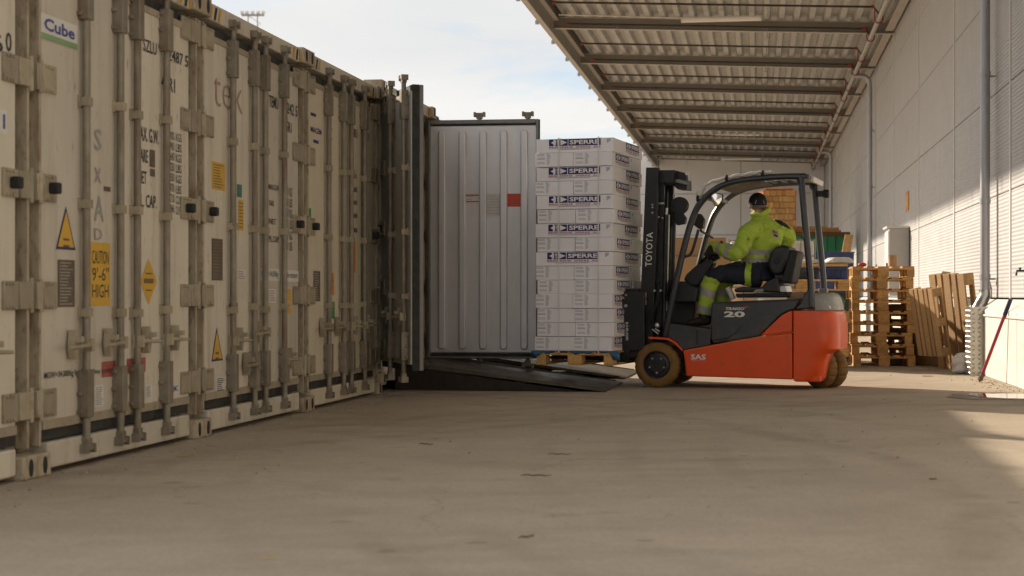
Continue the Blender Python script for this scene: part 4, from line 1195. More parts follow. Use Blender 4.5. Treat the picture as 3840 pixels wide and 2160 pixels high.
q = MB(); q.prism(fpoly([(200, 62), (372, 62), (372, 100), (365, 140), (198, 140)], .3), .27, .79); q.build('mast_crosshead', M_black, fk_root, .006, 1)
q = MB(); q.prism(fpoly([(372, 62), (450, 84), (455, 182), (400, 180), (366, 150)], .5), .40, .66); q.build('hose_guide', M_black, fk_root, .006, 1)
q = MB(); q.prism(fpoly([(372, 112), (452, 130), (452, 152), (372, 134)], .38), .36, .395); q.build('guide_plate', M_silver, fk_root, .003, 1)
q = MB(); q.prism(fpoly([(436, 78), (466, 78), (470, 124), (456, 128), (452, 92), (436, 92)], .36), .34, .38); q.build('sensor_bracket', M_plastic_w, fk_root, .004, 1)
for z0_, z1_ in ((.35, .45), (1.05, 1.13), (1.6, 1.68)):
    a_ = fk(250, 900, .3)[0]; q = MB(); q.box(a_-.05, a_+.06, .265, .795, z0_, z1_); q.build('mast_crossmember', M_black, fk_root, .005, 1)
q = MB(); q.box(*[fk(266, 255, .3)[0], fk(310, 255, .3)[0]], .27, .33, fk(290, 270, .3)[1], fk(290, 255, .3)[1]); q.build('rod_clamp', M_steel, fk_root, .004, 1)
for x_, y_ in ((236, 270), (236, 286), (236, 318), (275, 345), (298, 350)):
    c = f3(x_, y_, .176); q = MB(); q.lathe([(.009, -.006), (.009, .006)], 8, 'y', c); q.build('bolt', M_steel, fk_root)
# hose reel on the mast, hoses
c = f3(402, 275, .60); q = MB(); q.lathe([(.0, -.05), (.085, -.05), (.09, -.03), (.07, 0), (.09, .03), (.085, .05), (0, .05)], 24, 'y', c); q.build('hose_pulley', M_black, fk_root)
q = MB(); q.prism(fpoly([(372, 285), (405, 290), (425, 330), (440, 350), (435, 385), (385, 395), (372, 370)], .58), .56, .64); q.build('pulley_bracket', M_black, fk_root, .006, 1)
for dx_ in (0, 10):
    q = MB(); q.tube(smooth_path([f3(262+dx_, 790, .172), f3(266+dx_, 830, .165), (f3(245+dx_, 890, .16)), f3(228+dx_, 945, .155), f3(232+dx_, 1000, .16), f3(252+dx_, 1040, .18)]), .009, 8); q.build('hydraulic_hose', M_bumper, fk_root)
for x_ in (250, 287):
    c = f3(x_, 789, .166); q = MB(); q.lathe([(.012, -.02), (.012, .02)], 10, 'y', c); q.build('hose_fitting', M_steel, fk_root)
c = f3(263, 1000, .14); q = MB(); q.lathe([(.0, -.02), (.016, -.02), (.028, -.012), (.028, .05), (0, .05)], 18, 'y', c); q.build('tilt_pin', M_steel, fk_root)
bar(235, 1022, 272, 1052, .15, .011, M_steel, 'hose_coupling'); bar(252, 1018, 280, 1036, .15, .011, M_steel, 'hose_coupling')
# carriage with load plates, forks
car = fpoly([(52, 792), (160, 792), (180, 782), (190, 800), (190, 1150), (100, 1150), (95, 1210), (52, 1210), (40, 1000), (36, 860)], .05)
q = MB(); q.prism(car, .02, .06); q.build('carriage_side', M_black, fk_root, .006, 1)
q = MB(); q.prism(car, 1.0, 1.04); q.build('carriage_side', M_black, fk_root, .006, 1)
ac0, ac1 = fk(60, 900, .05)[0], fk(150, 900, .05)[0]
for z0_, z1_ in ((.30, .42), (.62, .72), (.93, 1.0)):
    q = MB(); q.box(ac0+.02, ac1, .061, .999, z0_, z1_); q.build('carriage_bar', M_black, fk_root, .006, 1)
q = MB(); q.box(ac1-.02, ac1+.14, .30, .75, .3, 1.0); q.build('carriage_core', M_black, fk_root, .01, 1)
for x_, y_, r_ in ((76, 815, .011), (45, 850, .011), (75, 880, .017)):
    c = f3(x_, y_, .014); q = MB(); q.lathe([(0, -.006), (r_, -.005), (r_, .01)], 12, 'y', c); q.build('bolt', M_steel, fk_root)
q = MB(); c = f3(60, 832, .017); q.add([(c[0]-.015, c[1], c[2]-.01), (c[0]+.015, c[1], c[2]-.01), (c[0], c[1], c[2]+.016)], [(0, 1, 2)]); q.build('warning_triangle', M_yellow, fk_root)
for vv in (.12, .80):
    q = MB(); q.prism([(ac0-.98, PZ+.066), (ac0-.98, PZ+.054), (ac0-.1, PZ+.032), (ac0+.02, PZ+.032), (ac0+.02, .80), (ac0-.022, .80), (ac0-.022, PZ+.072), (ac0-.98, PZ+.072)], vv-.05, vv+.05); q.build('fork', M_black, fk_root, .004, 1)
# lettering running up the mast and down the carriage
def vert_text(s_, x0, y0, x1, y1, v, up, m=M_lett):
    if up: o_ = f3(x1, y1, v); ln = fk(x0, y0, v)[1]-fk(x0, y1, v)[1]; ux = Vector(f3(x0+ (x1-x0) + 8, y0, v))-Vector(f3(x1, y1, v)); uy = Vector((-1, 0, 0))
    else: o_ = f3(x0, y0, v); ln = fk(x0, y0, v)[1]-fk(x0, y1, v)[1]; ux = Vector((0, 0, -1)); uy = Vector((1, 0, 0))
    hgt = abs(fk(x1, y1, v)[0]-fk(x0, y1, v)[0])
    q = MB(); q.text(s_, o_, ux.normalized(), uy, ln, hgt, 0, bold=.012); q.build('lettering', m, fk_root)
vert_text('TOYOTA', 192, 436, 232, 643, .177, True)
vert_text('e-i-m.com', 74, 978, 96, 1088, .017, False)
q = MB(); x0, z0_ = fk(184, 875, .177); x1, z1_ = fk(206, 797, .177)
q.quad((x0, .1775, z0_), (1, 0, 0), (0, 0, 1), (x1-x0)*.7, (z1_-z0_)*.4); q.quad((x0, .1775, z0_+(z1_-z0_)*.55), (1, 0, 0), (0, 0, 1), (x1-x0)*.7, (z1_-z0_)*.4)
q.quad((x0+(x1-x0)*.3, .177, z0_), (1, 0, 0), (0, 0, 1), (x1-x0)*.3, (z1_-z0_), 1); q.build('safety_decal', [M_wht_st, M_pink], fk_root)
# cab: cowl, column, wheel, mirror, terminal, grab bar
q = MB(); q.prism(fpoly([(378, 735), (430, 733), (532, 775), (520, 860), (400, 862), (355, 850)], .4), .22, .84); q.build('front_cowl', M_seat, fk_root, .02, 2)
q = MB(); q.prism(fpoly([(360, 850), (500, 850), (480, 1000), (340, 985)], .5), .5, .95); q.build('front_wall', M_black, fk_root, .01, 1)
q = MB(); q.prism(fpoly([(428, 722), (445, 690), (540, 604), (600, 590), (612, 625), (570, 690), (520, 760), (470, 765)], .45), .40, .58); q.build('steering_column', M_seat, fk_root, .02, 3)
wc = Vector(f3(605, 575, .48)); wax = Vector((-.50, 0, .86)).normalized()
e1 = wax.cross(Vector((0, 1, 0))).normalized(); e2 = wax.cross(e1)
q = MB(); q.tube([wc + e1*(.165*math.cos(t)) + e2*(.165*math.sin(t)) for t in [2*math.pi*i/36 for i in range(36)]], .014, 8, closed=True)
for t in (0.4, 2.5, 4.6): q.tube([wc-wax*.02, wc + e1*(.16*math.cos(t)) + e2*(.16*math.sin(t))], [.02, .011], 8)
q.tube([wc-wax*.06, wc+wax*.01], [.05, .035], 14); q.build('steering_wheel', M_seat, fk_root)
q = MB(); k_ = wc + e1*(-.14) + e2*.06; q.tube([k_, k_+wax*.05], [.012, .018], 10); q.ball(k_+wax*.06, .024, 8); q.build('steering_knob', M_seat, fk_root)
mo = fpoly([(588, 193), (664, 206), (660, 245), (640, 276), (622, 284), (606, 268), (594, 235)], .12)
q = MB(); q.prism(mo, .10, .145); mr = q.build('mirror', M_bumper, fk_root, .012, 2)
mi = fpoly([(593, 198), (661, 209), (657, 244), (638, 273), (623, 280), (609, 265), (598, 234)], .12)
cxm = sum(p[0] for p in mi)/7; czm = sum(p[1] for p in mi)/7
q = MB(); vs_ = [(cxm+(p[0]-cxm)*k, .085-.012*(1-k*k)+.30*(p[0]-cxm)*k, czm+(p[1]-czm)*k) for k in (.96, .65, .3) for p in mi] + [(cxm, .073, czm)]
q.add(vs_, [(i, (i+1) % 7, 7+(i+1) % 7, 7+i) for i in range(7)] + [(7+i, 7+(i+1) % 7, 14+(i+1) % 7, 14+i) for i in range(7)] + [(14+i, 14+(i+1) % 7, 21) for i in range(7)], 0, True); q.build('mirror_glass', M_mirror, mr)
q = MB(); q.tube([f3(622, 195, .125), f3(630, 178, .12), f3(640, 160, .08)], .008, 6); q.build('mirror_stalk', M_bumper, fk_root)
q = MB(); q.prism(fpoly([(483, 372), (500, 328), (528, 324), (552, 362), (545, 412), (520, 418), (478, 385)], .6), .56, .66); q.build('control_terminal', M_bumper, fk_root, .012, 2)
q = MB(); q.tube([f3(525, 400, .62), f3(530, 430, .64), f3(600, 470, .98)], .012, 8); q.build('terminal_arm', M_bumper, fk_root)
q = MB(); q.tube(smooth_path([f3(514, 420, .2), f3(498, 480, .2), f3(478, 545, .2), f3(462, 572, .2), f3(430, 584, .18), f3(402, 590, .09)]), .015, 8); q.build('grab_bar', M_guard, fk_root)
for x_ in (700, 716, 732):
    q = MB(); q.tube([f3(x_+20, 690, .86), f3(x_, 640, .84)], .008, 8); q.ball(f3(x_, 634, .84), .02, 6); q.build('control_lever', M_seat, fk_root)
q = MB(); q.prism(fpoly([(690, 700), (800, 690), (800, 730), (700, 735)], .85), .78, .92); q.build('armrest_console', M_seat, fk_root, .015, 2)
# seat
q = MB(); q.prism(fpoly([(940, 610), (955, 560), (985, 526), (1030, 515), (1075, 530), (1060, 600), (1010, 700), (965, 695), (938, 650)], .35), .27, .77); seat_b = q.build('seat_backrest', M_seat, fk_root, .045, 4)
q = MB(); q.prism(fpoly([(1070, 540), (1112, 548), (1118, 565), (1080, 748), (1030, 745), (1015, 735)], .35), .30, .74); q.build('backrest_shell', M_bumper, fk_root, .02, 3)
q = MB(); q.prism(fpoly([(735, 778), (780, 766), (900, 768), (930, 735), (1000, 700), (1010, 800), (740, 800)], .35), .28, .76); q.build('seat_cushion', M_seat, fk_root, .03, 3)
q = MB(); q.prism(fpoly([(738, 806), (1055, 800), (1056, 830), (745, 832)], .3), .28, .76); q.build('seat_base', M_bumper, fk_root, .012, 2)
q = MB(); q.prism(fpoly([(1000, 760), (1040, 755), (1050, 800), (1000, 800)], .35), .34, .7); q.build('seat_hinge', M_steel, fk_root, .008, 1)
a_, z_ = fk(985, 610, .262); q = MB(); q.lathe([(0, -.002), (.03, -.002), (.036, .006)], 18, 'y', (a_, .268, z_)); q.build('seat_recess', M_bumper, fk_root)
q = MB(); q.prism(fpoly([(840, 800), (905, 796), (905, 778), (862, 780)], .25), .25, .275); q.build('weight_dial', M_silver, fk_root, .004, 1)
bar(690, 770, 725, 840, .40, .03, M_film, 'bottle_in_holder')
for v in (.12, .9):
    q = MB(); q.prism(fpoly([(1040, 838), (1075, 800), (1090, 798), (1150, 796), (1150, 838)], .4), .45, .65)
q.build('hood_bracket', M_kraft, fk_root, .004, 1)
q = MB(); q.tube(smooth_path([f3(1120, 690, .9), f3(1140, 668, .9), f3(1185, 660, .95), f3(1240, 662, 1.0)]), .010, 8); q.build('rear_grip', M_guard, fk_root)
# far rear post foot, painted grey-white
a_, z_ = fk(1192, 790, .06); q = MB(); q.box(a_-.045, a_+.045, .955, 1.045, z_-.10, z_+.03); q.build('post_socket', M_silver, fk_root, .006, 1)

# rolled film on the roof: lies on the truck, its own thing
random.seed(21)
fp = [f3(498, 290, .05), f3(508, 245, .05), f3(522, 195, .05), f3(545, 160, .06), f3(590, 138, .06), f3(660, 118, .06), f3(740, 100, .06), f3(820, 88, .06), f3(890, 78, .06), f3(965, 80, .07)]
fp = smooth_path(fp, 5)
fp = [Vector((p.x, p.y+.02, p.z+.008+.006*math.sin(i*1.3))) for i, p in enumerate(fp)]
rs = [.018 + .004*math.sin(i*.9) + (.018 if 7 < i < 15 else 0) for i in range(len(fp))]; rs[0] = .008; rs[-1] = .01; rs[-2] = .022
q = MB(); q.tube(fp, rs, 14); o = q.build('rolled_film', M_film); o.location = fk_root.location; o.rotation_euler = fk_root.rotation_euler
dsp = o.modifiers.new('wrinkles', 'SUBSURF'); dsp.levels = dsp.render_levels = 1
tag(o, 'milky plastic film rolled up along the front edge of the forklift roof', 'plastic film')
for (x_, y_) in ((683, 108), (900, 82), (510, 292-60)):
    c = Vector(f3(x_, y_, .05)); q = MB(); q.lathe([(.03, -.012), (.036, 0), (.03, .012)], 12, 'x', c); q.build('film_clip', M_bumper, o)

# ------------------------------------------------------------------ the driver
per = thing('person', 'driver in yellow green reflective jacket and black cap, seen from behind, hand on steering wheel', 'person', fk_root.location, -FA)
PXM = .001663
def V(zx, zy, v): return Vector(f3(zx, zy, v))
def fuse(mb, name, mats, voxel, smooth=4, pick=None, noise=0.0, parent=per):
    o = link('tmp_shape', mb.mesh('tmp_shape', mats))
    r = o.modifiers.new('r', 'REMESH'); r.mode = 'VOXEL'; r.voxel_size = voxel
    s_ = o.modifiers.new('s', 'SMOOTH'); s_.iterations = smooth; s_.factor = .5
    dg = bpy.context.evaluated_depsgraph_get(); dg.update()
    me = bpy.data.meshes.new_from_object(o.evaluated_get(dg)); me.name = name
    bpy.data.objects.remove(o)
    me.materials.clear()
    for m in (mats if isinstance(mats, list) else [mats]): me.materials.append(m)
    if noise:
        from mathutils import noise as nz
        for v_ in me.vertices:
            p = v_.co; n_ = nz.noise(Vector((p.x*8, p.y*8, p.z*5)))*noise*.7 + (.35-abs(nz.noise(Vector((p.x*7+3+p.z*5, p.y*7, p.z*9+p.x*4)))))*noise*1.1 + (.3-abs(nz.noise(Vector((p.x*17+5, p.y*17, p.z*21)))))*noise*.5
            v_.co = p + v_.normal*n_
    for p in me.polygons:
        p.use_smooth = True
        p.material_index = pick(p.center) if pick else 0
    return link(name, me, parent)
def seg_t(p, a, b):
    ab = b-a; t = max(0, min(1, (p-a).dot(ab)/ab.dot(ab))); return t, (p-(a+ab*t)).length
shL, elL, wrL = V(806, 442, .30), V(754, 560, .19), V(612, 520, .36)
shR, elR, wrR = V(1000, 425, .62), V(1040, 490, .74), V(800, 640, .88)
hipL, knL, anL = V(890, 708, .40), V(618, 700, .35), V(548, 930, .35)
hipR, knR, anR = V(890, 708, .62), V(690, 712, .67), V(655, 900, .67)
tors = [(905, 728, 78, .17), (880, 670, 86, .175), (868, 615, 102, .175), (872, 560, 120, .17), (886, 510, 132, .162), (900, 460, 136, .15), (906, 425, 124, .14), (904, 388, 94, .12), (894, 352, 66, .095), (888, 330, 52, .075)]
def torso_rings(grow, lo=0, hi=99):
    out = []
    for (x, y, hw, hd) in tors[lo:hi]:
        c = V(x, y, .5); aw = hw*PXM+grow; ad_ = hd+grow
        out.append([(c.x+aw*math.cos(t), c.y+ad_*math.sin(t)-.0*math.cos(t), c.z) for t in [2*math.pi*i/20 for i in range(20)]])
    return out
hc = V(871, 272, .5)
HR = Matrix.Rotation(R(22), 3, 'Z') @ Matrix.Rotation(R(6), 3, 'X')
def hd(x, y, z): return hc + HR @ Vector((x, y, z))
def head_ball(mb, c, s):
    b = MB(); b.ball((0, 0, 0), 1, 10); b.v = [tuple(hd(c[0]+p[0]*s[0], c[1]+p[1]*s[1], c[2]+p[2]*s[2])) for p in b.v]; mb.add(b.v, b.f)
b = MB()
b.loft(torso_rings(-.03))
for ch, rr in (((shL, elL, wrL), (.055, .045, .034)), ((shR, elR, wrR), (.055, .045, .034)), ((hipL, knL, anL), (.08, .062, .045)), ((hipR, knR, anR), (.08, .062, .045))):
    b.tube(smooth_path(ch, 6), [rr[0]+(rr[1]-rr[0])*min(1, i/6) + (rr[2]-rr[1])*max(0, i/6-1) for i in range(13)], 12)
b.tube([V(893, 350, .5), hd(0, -.01, -.05)], [.062, .06], 14)
head_ball(b, (0, -.005, .03), (.078, .097, .098)); head_ball(b, (0, .03, -.045), (.058, .068, .07)); head_ball(b, (0, .06, -.085), (.035, .03, .025))
head_ball(b, (0, .105, -.02), (.013, .02, .026))
for sx in (-1, 1): head_ball(b, (sx*.080, -.005, -.012), (.012, .02, .032))
head_ball(b, (0, .090, -.066), (.024, .010, .007))
fuse(b, 'body', [M_skin], .0115, 3)
for sx in (-1, 1):
    q = MB(); head_ball(q, (sx*.031, .088, .012), (.012, .010, .009)); q.build('eye', M_lett, per)
# hair fringe below the cap
b = MB(); head_ball(b, (0, -.022, .004), (.080, .085, .060)); fuse(b, 'hair', [M_hair], .008, 2)
# cap: dome, peak pointing away from us, arched opening with strap at the back
b = MB(); rings = []
for i in range(9):
    t = R(2+86*i/8)
    rings.append([tuple(hd(.092*math.cos(t)*math.cos(u), -.004+.110*math.cos(t)*math.sin(u), .030+.098*math.sin(t))) for u in [2*math.pi*k/24 for k in range(24)]])
rings.insert(0, [tuple(hd(.092*math.cos(u), -.004+.110*math.sin(u), .004 if math.sin(u) < .3 else .018)) for u in [2*math.pi*k/24 for k in range(24)]])
b.loft(rings); cap = b.build('cap', M_blackc, per)
b = MB(); rr0 = [tuple(hd(.085*math.cos(u), .06+.11*math.sin(u), .022-.03*math.sin(u)**2)) for u in [math.pi*k/12 for k in range(13)]]
rr1 = [(p[0], p[1], p[2]-.006) for p in rr0]; n = 13
b.add(rr0+rr1, [list(range(n)), list(range(2*n-1, n-1, -1))] + [(i, i+n, i+n+1, i+1) for i in range(n-1)]); b.build('cap_peak', M_blackc, cap)
b = MB(); b.tube([hd(.045*math.cos(u), -.004-.112*math.sqrt(max(0, 1-(.045*math.cos(u)/.092)**2))*math.cos(R(35)*math.sin(u)), .018+.05*math.sin(u)) for u in [math.pi*k/14 for k in range(15)]], .004, 6); b.build('cap_opening_trim', M_grey_ink, cap)
# jacket
zy = lambda y: fk(880, y, .33)[1]
Z_R1, Z_R2 = (zy(572), zy(541)), (zy(620), zy(592))
patch = [fk(x, y, .36) for x, y in ((930, 318), (972, 316), (1020, 360), (1062, 408), (1046, 414), (1000, 392), (958, 362))]
def inside(p, poly):
    c = False; j = len(poly)-1
    for i in range(len(poly)):
        a, b_ = poly[i], poly[j]
        if (a[1] > p[1]) != (b_[1] > p[1]) and p[0] < (b_[0]-a[0])*(p[1]-a[1])/(b_[1]-a[1])+a[0]: c = not c
        j = i
    return c
def jacket_pick(p):
    tl, dl_ = seg_t(p, elL, wrL); tu, du = seg_t(p, shL, elL)
    tr, dr2 = seg_t(p, elR, wrR)
    if dl_ < .105 and dl_ <= du + .01:
        if .16 < tl < .36 or .60 < tl < .76: return 1
        return 0
    if dr2 < .09 and p.y > .66: return 1 if .3 < tr < .45 else 0
    if inside((p.x, p.z), patch) and p.y < .62: return 2
    if p.x > fk(770, 500, .33)[0] and du > .07:
        if Z_R1[0] < p.z < Z_R1[1] or Z_R2[0] < p.z < Z_R2[1]: return 1
        if p.z < Z_R2[0]: return 2
    return 0
b = MB(); b.loft(torso_rings(-.008, 1))
b.tube(smooth_path([V(870, 420, .40), shL, elL, wrL, V(596, 516, .375)], 5), [.095]*5 + [.09, .086, .082, .08, .08] + [.08, .078, .074, .068, .062] + [.056, .054, .05, .048, .046, .046], 14)
b.tube(smooth_path([V(930, 420, .56), shR, elR, wrR], 5), [.10]*5 + [.092, .09, .088, .086, .086] + [.084, .078, .07, .062, .056, .052], 14)
jk = fuse(b, 'jacket', [M_hivis, M_refl, M_blackc], .009, 4, jacket_pick, .021)
b = MB(); b.tube([V(889, 334, .5) + Vector((.082*math.cos(t), .078*math.sin(t), .018*math.sin(2*t+1)+.03*math.cos(t)+.012)) for t in [2*math.pi*i/22 for i in range(22)]], .033, 10, closed=True, sx=.6)
b.build('collar', M_hivis, jk)
from mathutils.bvhtree import BVHTree
bv = BVHTree.FromPolygons([v_.co for v_ in jk.data.vertices], [list(p_.vertices) for p_ in jk.data.polygons])
def on_back(x, y):
    a_, z_ = fk(x, y, .4); h_ = bv.ray_cast(Vector((a_, -.5, z_)), Vector((0, 1, 0)))
    return (h_[0] + Vector((0, -.004, 0))) if h_[0] else Vector((a_, .4, z_))
q = MB(); n = 6
for (u0, u1, w0, w1, m_) in ((0, 1, 0, 1, 0), (.15, .85, .55, .9, 1), (.2, .8, .12, .42, 2)):
    g_ = [[on_back(968+ (u0+(u1-u0)*i/n)*34 + (w0+(w1-w0)*j/n)*-12, 462 - (w0+(w1-w0)*j/n)*46 + (u0+(u1-u0)*i/n)*14) - Vector((0, .002 if m_ else 0, 0)) for i in range(n+1)] for j in range(n+1)]
    q.add([p_ for r_ in g_ for p_ in r_], [(j*(n+1)+i, j*(n+1)+i+1, (j+1)*(n+1)+i+1, (j+1)*(n+1)+i) for i in range(n) for j in range(n)], m_)
q.build('back_emblem', [M_refl, M_redp, M_blackc], jk)
# trousers
def trouser_pick(p):
    t, d_ = seg_t(p, knL, anL); t2, d2 = seg_t(p, hipL, knL); tR_, dR = seg_t(p, knR, anR)
    near = p.y < .51
    if near:
        if d_ < d2 - .004:
            if t < .10: return 1
            if .36 < t < .56 or .80 < t < .97: return 2
            return 1 if t > .1 else 0
        if .20 < t2 < .34: return 1
        if t2 > .86: return 0
        return 0
    if tR_ > .12 and dR < .1: return 2 if .35 < tR_ < .6 or .8 < tR_ < .97 else 1
    return 0
b = MB(); b.loft(torso_rings(-.004, 0, 3))
for ch in ((hipL, knL, anL), (hipR, knR, anR)):
    rr = [.108, .107, .105, .10, .097, .094, .092, .088, .086, .083, .080, .078, .078]
    b.tube(smooth_path(ch, 6), rr, 14)
    b.ball(ch[1], .090, 8)
fuse(b, 'trousers', [M_navyc, M_hivis, M_refl], .012, 3, trouser_pick, .012)
# boots
for an in (anL, anR):
    b = MB(); a_ = an
    b.tube([a_+Vector((.0, 0, .03)), a_+Vector((.005, 0, -.05))], [.062, .058], 14)
    b.loft([[(a_.x+x+0, a_.y+.048*w_*math.cos(t), a_.z+zc_+hh_*math.sin(t)) for t in [2*math.pi*i/14 for i in range(14)]] for x, w_, zc_, hh_ in ((.07, .5, -.075, .03), (.05, .85, -.07, .045), (0, .95, -.065, .055), (-.07, 1.0, -.078, .042), (-.14, 1.05, -.09, .032), (-.18, .7, -.093, .022))])
    fuse(b, 'boot', [M_boot], .009, 3)
# gloves with fingers closed round the steering wheel rim / the lever
def glove(rim, T, O, N, wrist, rad=.016):
    b = MB()
    pc = rim + O*.034 + N*.020
    b.tube([wrist, (wrist+pc)/2 + N*.012, pc], [.034, .036, .030], 12, sx=1.1)
    b.tube([pc - T*.034, pc + T*.034], [.024, .024], 10)
    for i, ln in enumerate((205, 235, 225, 190)):
        off = T*(.030-.020*i)
        path = []
        for k in range(7):
            an_ = R(60 + ln*k/6); rr_ = rad + .011 + (.010 if k == 0 else 0)
            path.append(rim + off + O*(rr_*math.cos(an_)) + N*(rr_*math.sin(an_)))
        b.tube([pc + off*.9] + path, [.011] + [.0105]*4 + [.0098, .009, .0078], 8)
    th = [pc + T*.030 - N*.008, rim + T*.052 + O*.026 - N*.006, rim + T*.056 + O*.004 - N*.026, rim + T*.045 - O*.016 - N*.020]
    b.tube(th, [.014, .0125, .011, .009], 8)
    fuse(b, 'glove', [M_blackc], .0055, 2)
tgt = V(556, 512, .40)-wc
ca, sa = tgt.dot(e1), tgt.dot(e2); an_ = math.atan2(sa, ca)
O_ = e1*math.cos(an_)+e2*math.sin(an_); rim = wc + O_*.165; T_ = wax.cross(O_)
glove(rim, T_, O_, wax if wax.z > 0 else -wax, wrL)
lv = V(716, 640, .84)
glove(lv, Vector((0, 1, 0)), Vector((1, 0, 0)), Vector((0, 0, 1)), wrR, .012)

# ------------------------------------------------------------------ yard behind the forklift
CAMZ = lambda x, Z: (x-CX)/F*Z
def stack_rot(): return RZ_WALL + random.uniform(-.025, .025)
# tall pallet stack: 0.8 m ends towards the camera
pa = at(3313, 1374, 21.95); ax = Vector((math.sin(PH), math.cos(PH), 0))
nm = ['bottom', 'second', 'third', 'fourth', 'fifth', 'middle', 'seventh', 'eighth', 'topmost']
random.seed(5)
for i in range(9):
    c = pa + ax*.6 + Vector((random.uniform(-.018, .018), random.uniform(-.02, .02), 0)); c.z = .146*i + .001
    pallet('worn wooden pallet, %s of the tall stack right of the forklift' % (nm[i] + (' from the ground' if i in (1, 2, 3, 4, 6, 7) else '')), c, stack_rot())
q = MB(); q.lathe([(0, 0), (.055, 0), (.062, .15), (.056, .15), (.05, .02), (0, .02)], 20, 'z'); o = q.build('paper_cup', M_kraft, None, 0, 1, (pa + ax*.12 + Vector((.13, 0, 1.315))))
tag(o, 'small brown paper tub standing on top of the tall pallet stack', 'tub')
q = MB(); q.ball((0, 0, .03), .05, 8, 0, (1.2, 1, .6)); o = q.build('cloth_scrap', M_redp, None, 0, 1, pa + ax*.3 + Vector((-.26, 0, 1.31))); tag(o, 'small red scrap of cloth on the tall pallet stack, at its left corner', 'cloth')

# second stack, long sides to the camera, with goods in it
M_wood_b = mat('blue_painted_wood', (.03, .085, .20), .7, var=.3, scale=6, rnd=.1)
pb = at(3186, 1380, 21.3); rx = Vector((math.cos(PH), -math.sin(PH), 0))
cb = pb - rx*.62 + ax*.42
lay = [0, .146, .292, .438, .584, .99]
for i, z in enumerate(lay):
    p_ = pallet(('blue painted pallet at the bottom of the mixed stack behind the forklift', 'second pallet from the ground in the mixed stack behind the forklift', 'third pallet from the ground in the mixed stack behind the forklift', 'fourth pallet from the ground in the mixed stack behind the forklift', 'pallet just under the green plastic bundle behind the forklift', 'pallet lying on the green plastic bundle behind the forklift')[i], Vector((cb.x+random.uniform(-.02, .02), cb.y, z+.001)), -PH + random.uniform(-.02, .02))
    if i == 0:
        for ch in p_.children:
            ch.data = ch.data.copy(); ch.data.materials.clear(); ch.data.materials.append(M_wood_b)
M_green_pl = mat('green_plastic', (.03, .22, .10), .35, var=.3, scale=8, bump=.5, bscale=14)
M_black_pl = mat('black_plastic_bin', (.018, .018, .02), .45)
M_blue_pl = mat('blue_plastic_bin', (.03, .05, .15), .5, var=.15, rnd=.15)
def lumpy(name, m, size, loc, rz, label, cat, seed=1, amp=.03, n=10):
    rr = random.Random(seed); q = MB(); rings = []
    for k in range(7):
        t = k/6; z = size[2]*t; s_ = 1 - .28*max(0, t-.55)/.45 - .1*max(0, .2-t)/.2
        rings.append([(size[0]/2*s_*math.copysign(abs(math.cos(u))**.55, math.cos(u)) + rr.uniform(-amp, amp), size[1]/2*s_*math.copysign(abs(math.sin(u))**.55, math.sin(u)) + rr.uniform(-amp, amp), z + (rr.uniform(-amp, amp)*.7 if 0 < k else 0)) for u in [2*math.pi*i/(2*n) for i in range(2*n)]])
    q.loft(rings); o = q.build(name, m, None, 0, 1, loc, (0, 0, rz))
    sb = o.modifiers.new('soft', 'SUBSURF'); sb.levels = sb.render_levels = 1
    return tag(o, label, cat)
lumpy('plastic_bundle', M_green_pl, (.55, .7, .245), (cb + rx*.30 + Vector((0, 0, .733))), -PH, 'crumpled green plastic bundle squeezed between two pallets behind the forklift', 'plastic bundle', 3)
lumpy('plastic_bundle', M_film, (.55, .7, .245), (cb - rx*.30 + Vector((0, 0, .733))), -PH, 'milky plastic bundle squeezed between two pallets left of the green one', 'plastic bundle', 4)
def bin_(name, m, size, loc, rz, label, cat='bin', lid=True, ribs=4, group=None):
    d = thing(name, label, cat, loc, rz, group); a_, b_, h_ = size
    q = MB(); q.prism([(-a_/2+.02, 0), (a_/2-.02, 0), (a_/2, h_), (-a_/2, h_)], -b_/2+.01, b_/2-.01); q.build('shell', m, d, .012, 2)
    q = MB(); q.box(-a_/2-.012, a_/2+.012, -b_/2-.01, b_/2+.01, h_-.035, h_+.004); q.build('rim', m, d, .006, 1)
    for i in range(ribs):
        x = -a_/2+.06+(a_-.12)*i/max(1, ribs-1); q = MB(); q.box(x-.012, x+.012, -b_/2-.006, b_/2+.006, .02, h_-.04); q.build('rib', m, d, .004, 1)
    return d
bin_('storage_bin', M_black_pl, (.34, .5, .14), cb + rx*.05 + Vector((0, -.1, 1.137)), -PH, 'black plastic bin on the upper pallet of the mixed stack')
bin_('storage_bin', M_blue_pl, (.30, .5, .15), cb + rx*.42 + Vector((0, -.1, 1.137)), -PH, 'low blue plastic bin on the upper pallet, nearest the tall stack')
bin_('storage_bin', M_blue_pl, (.34, .5, .15), cb - rx*.38 + Vector((0, -.1, 1.137)), -PH, 'low blue plastic bin on the upper pallet, behind the driver seat')
for k_ in range(3):
    q = MB(); q.box(-.6, .6, -.06, .06, 0, .035); o = q.build('plank', M_wood2, None, .003, 1, cb + ax*(-.34+.30*k_) + Vector((0, 0, 1.294)), (0, 0, -PH+random.uniform(-.02, .02)))
    tag(o, ('pale plank laid across the bins, nearest the camera', 'pale plank laid across the middle of the bins', 'pale plank laid across the bins, farthest back')[k_], 'plank', 'planks on the mixed stack')
lumpy('wrapped_parcel', M_wht_st, (.36, .3, .085), cb + rx*.50 + ax*(-.1) + Vector((0, 0, 1.331)), -PH+.3, 'flat white parcel lying on the planks beside the tall pallet stack', 'parcel', 6, .012)
lumpy('wrapped_parcel', M_film, (.30, .3, .06), cb + rx*.12 + ax*(-.1) + Vector((0, 0, 1.331)), -PH, 'flat milky parcel lying on the planks behind the rear post', 'parcel', 8, .01)

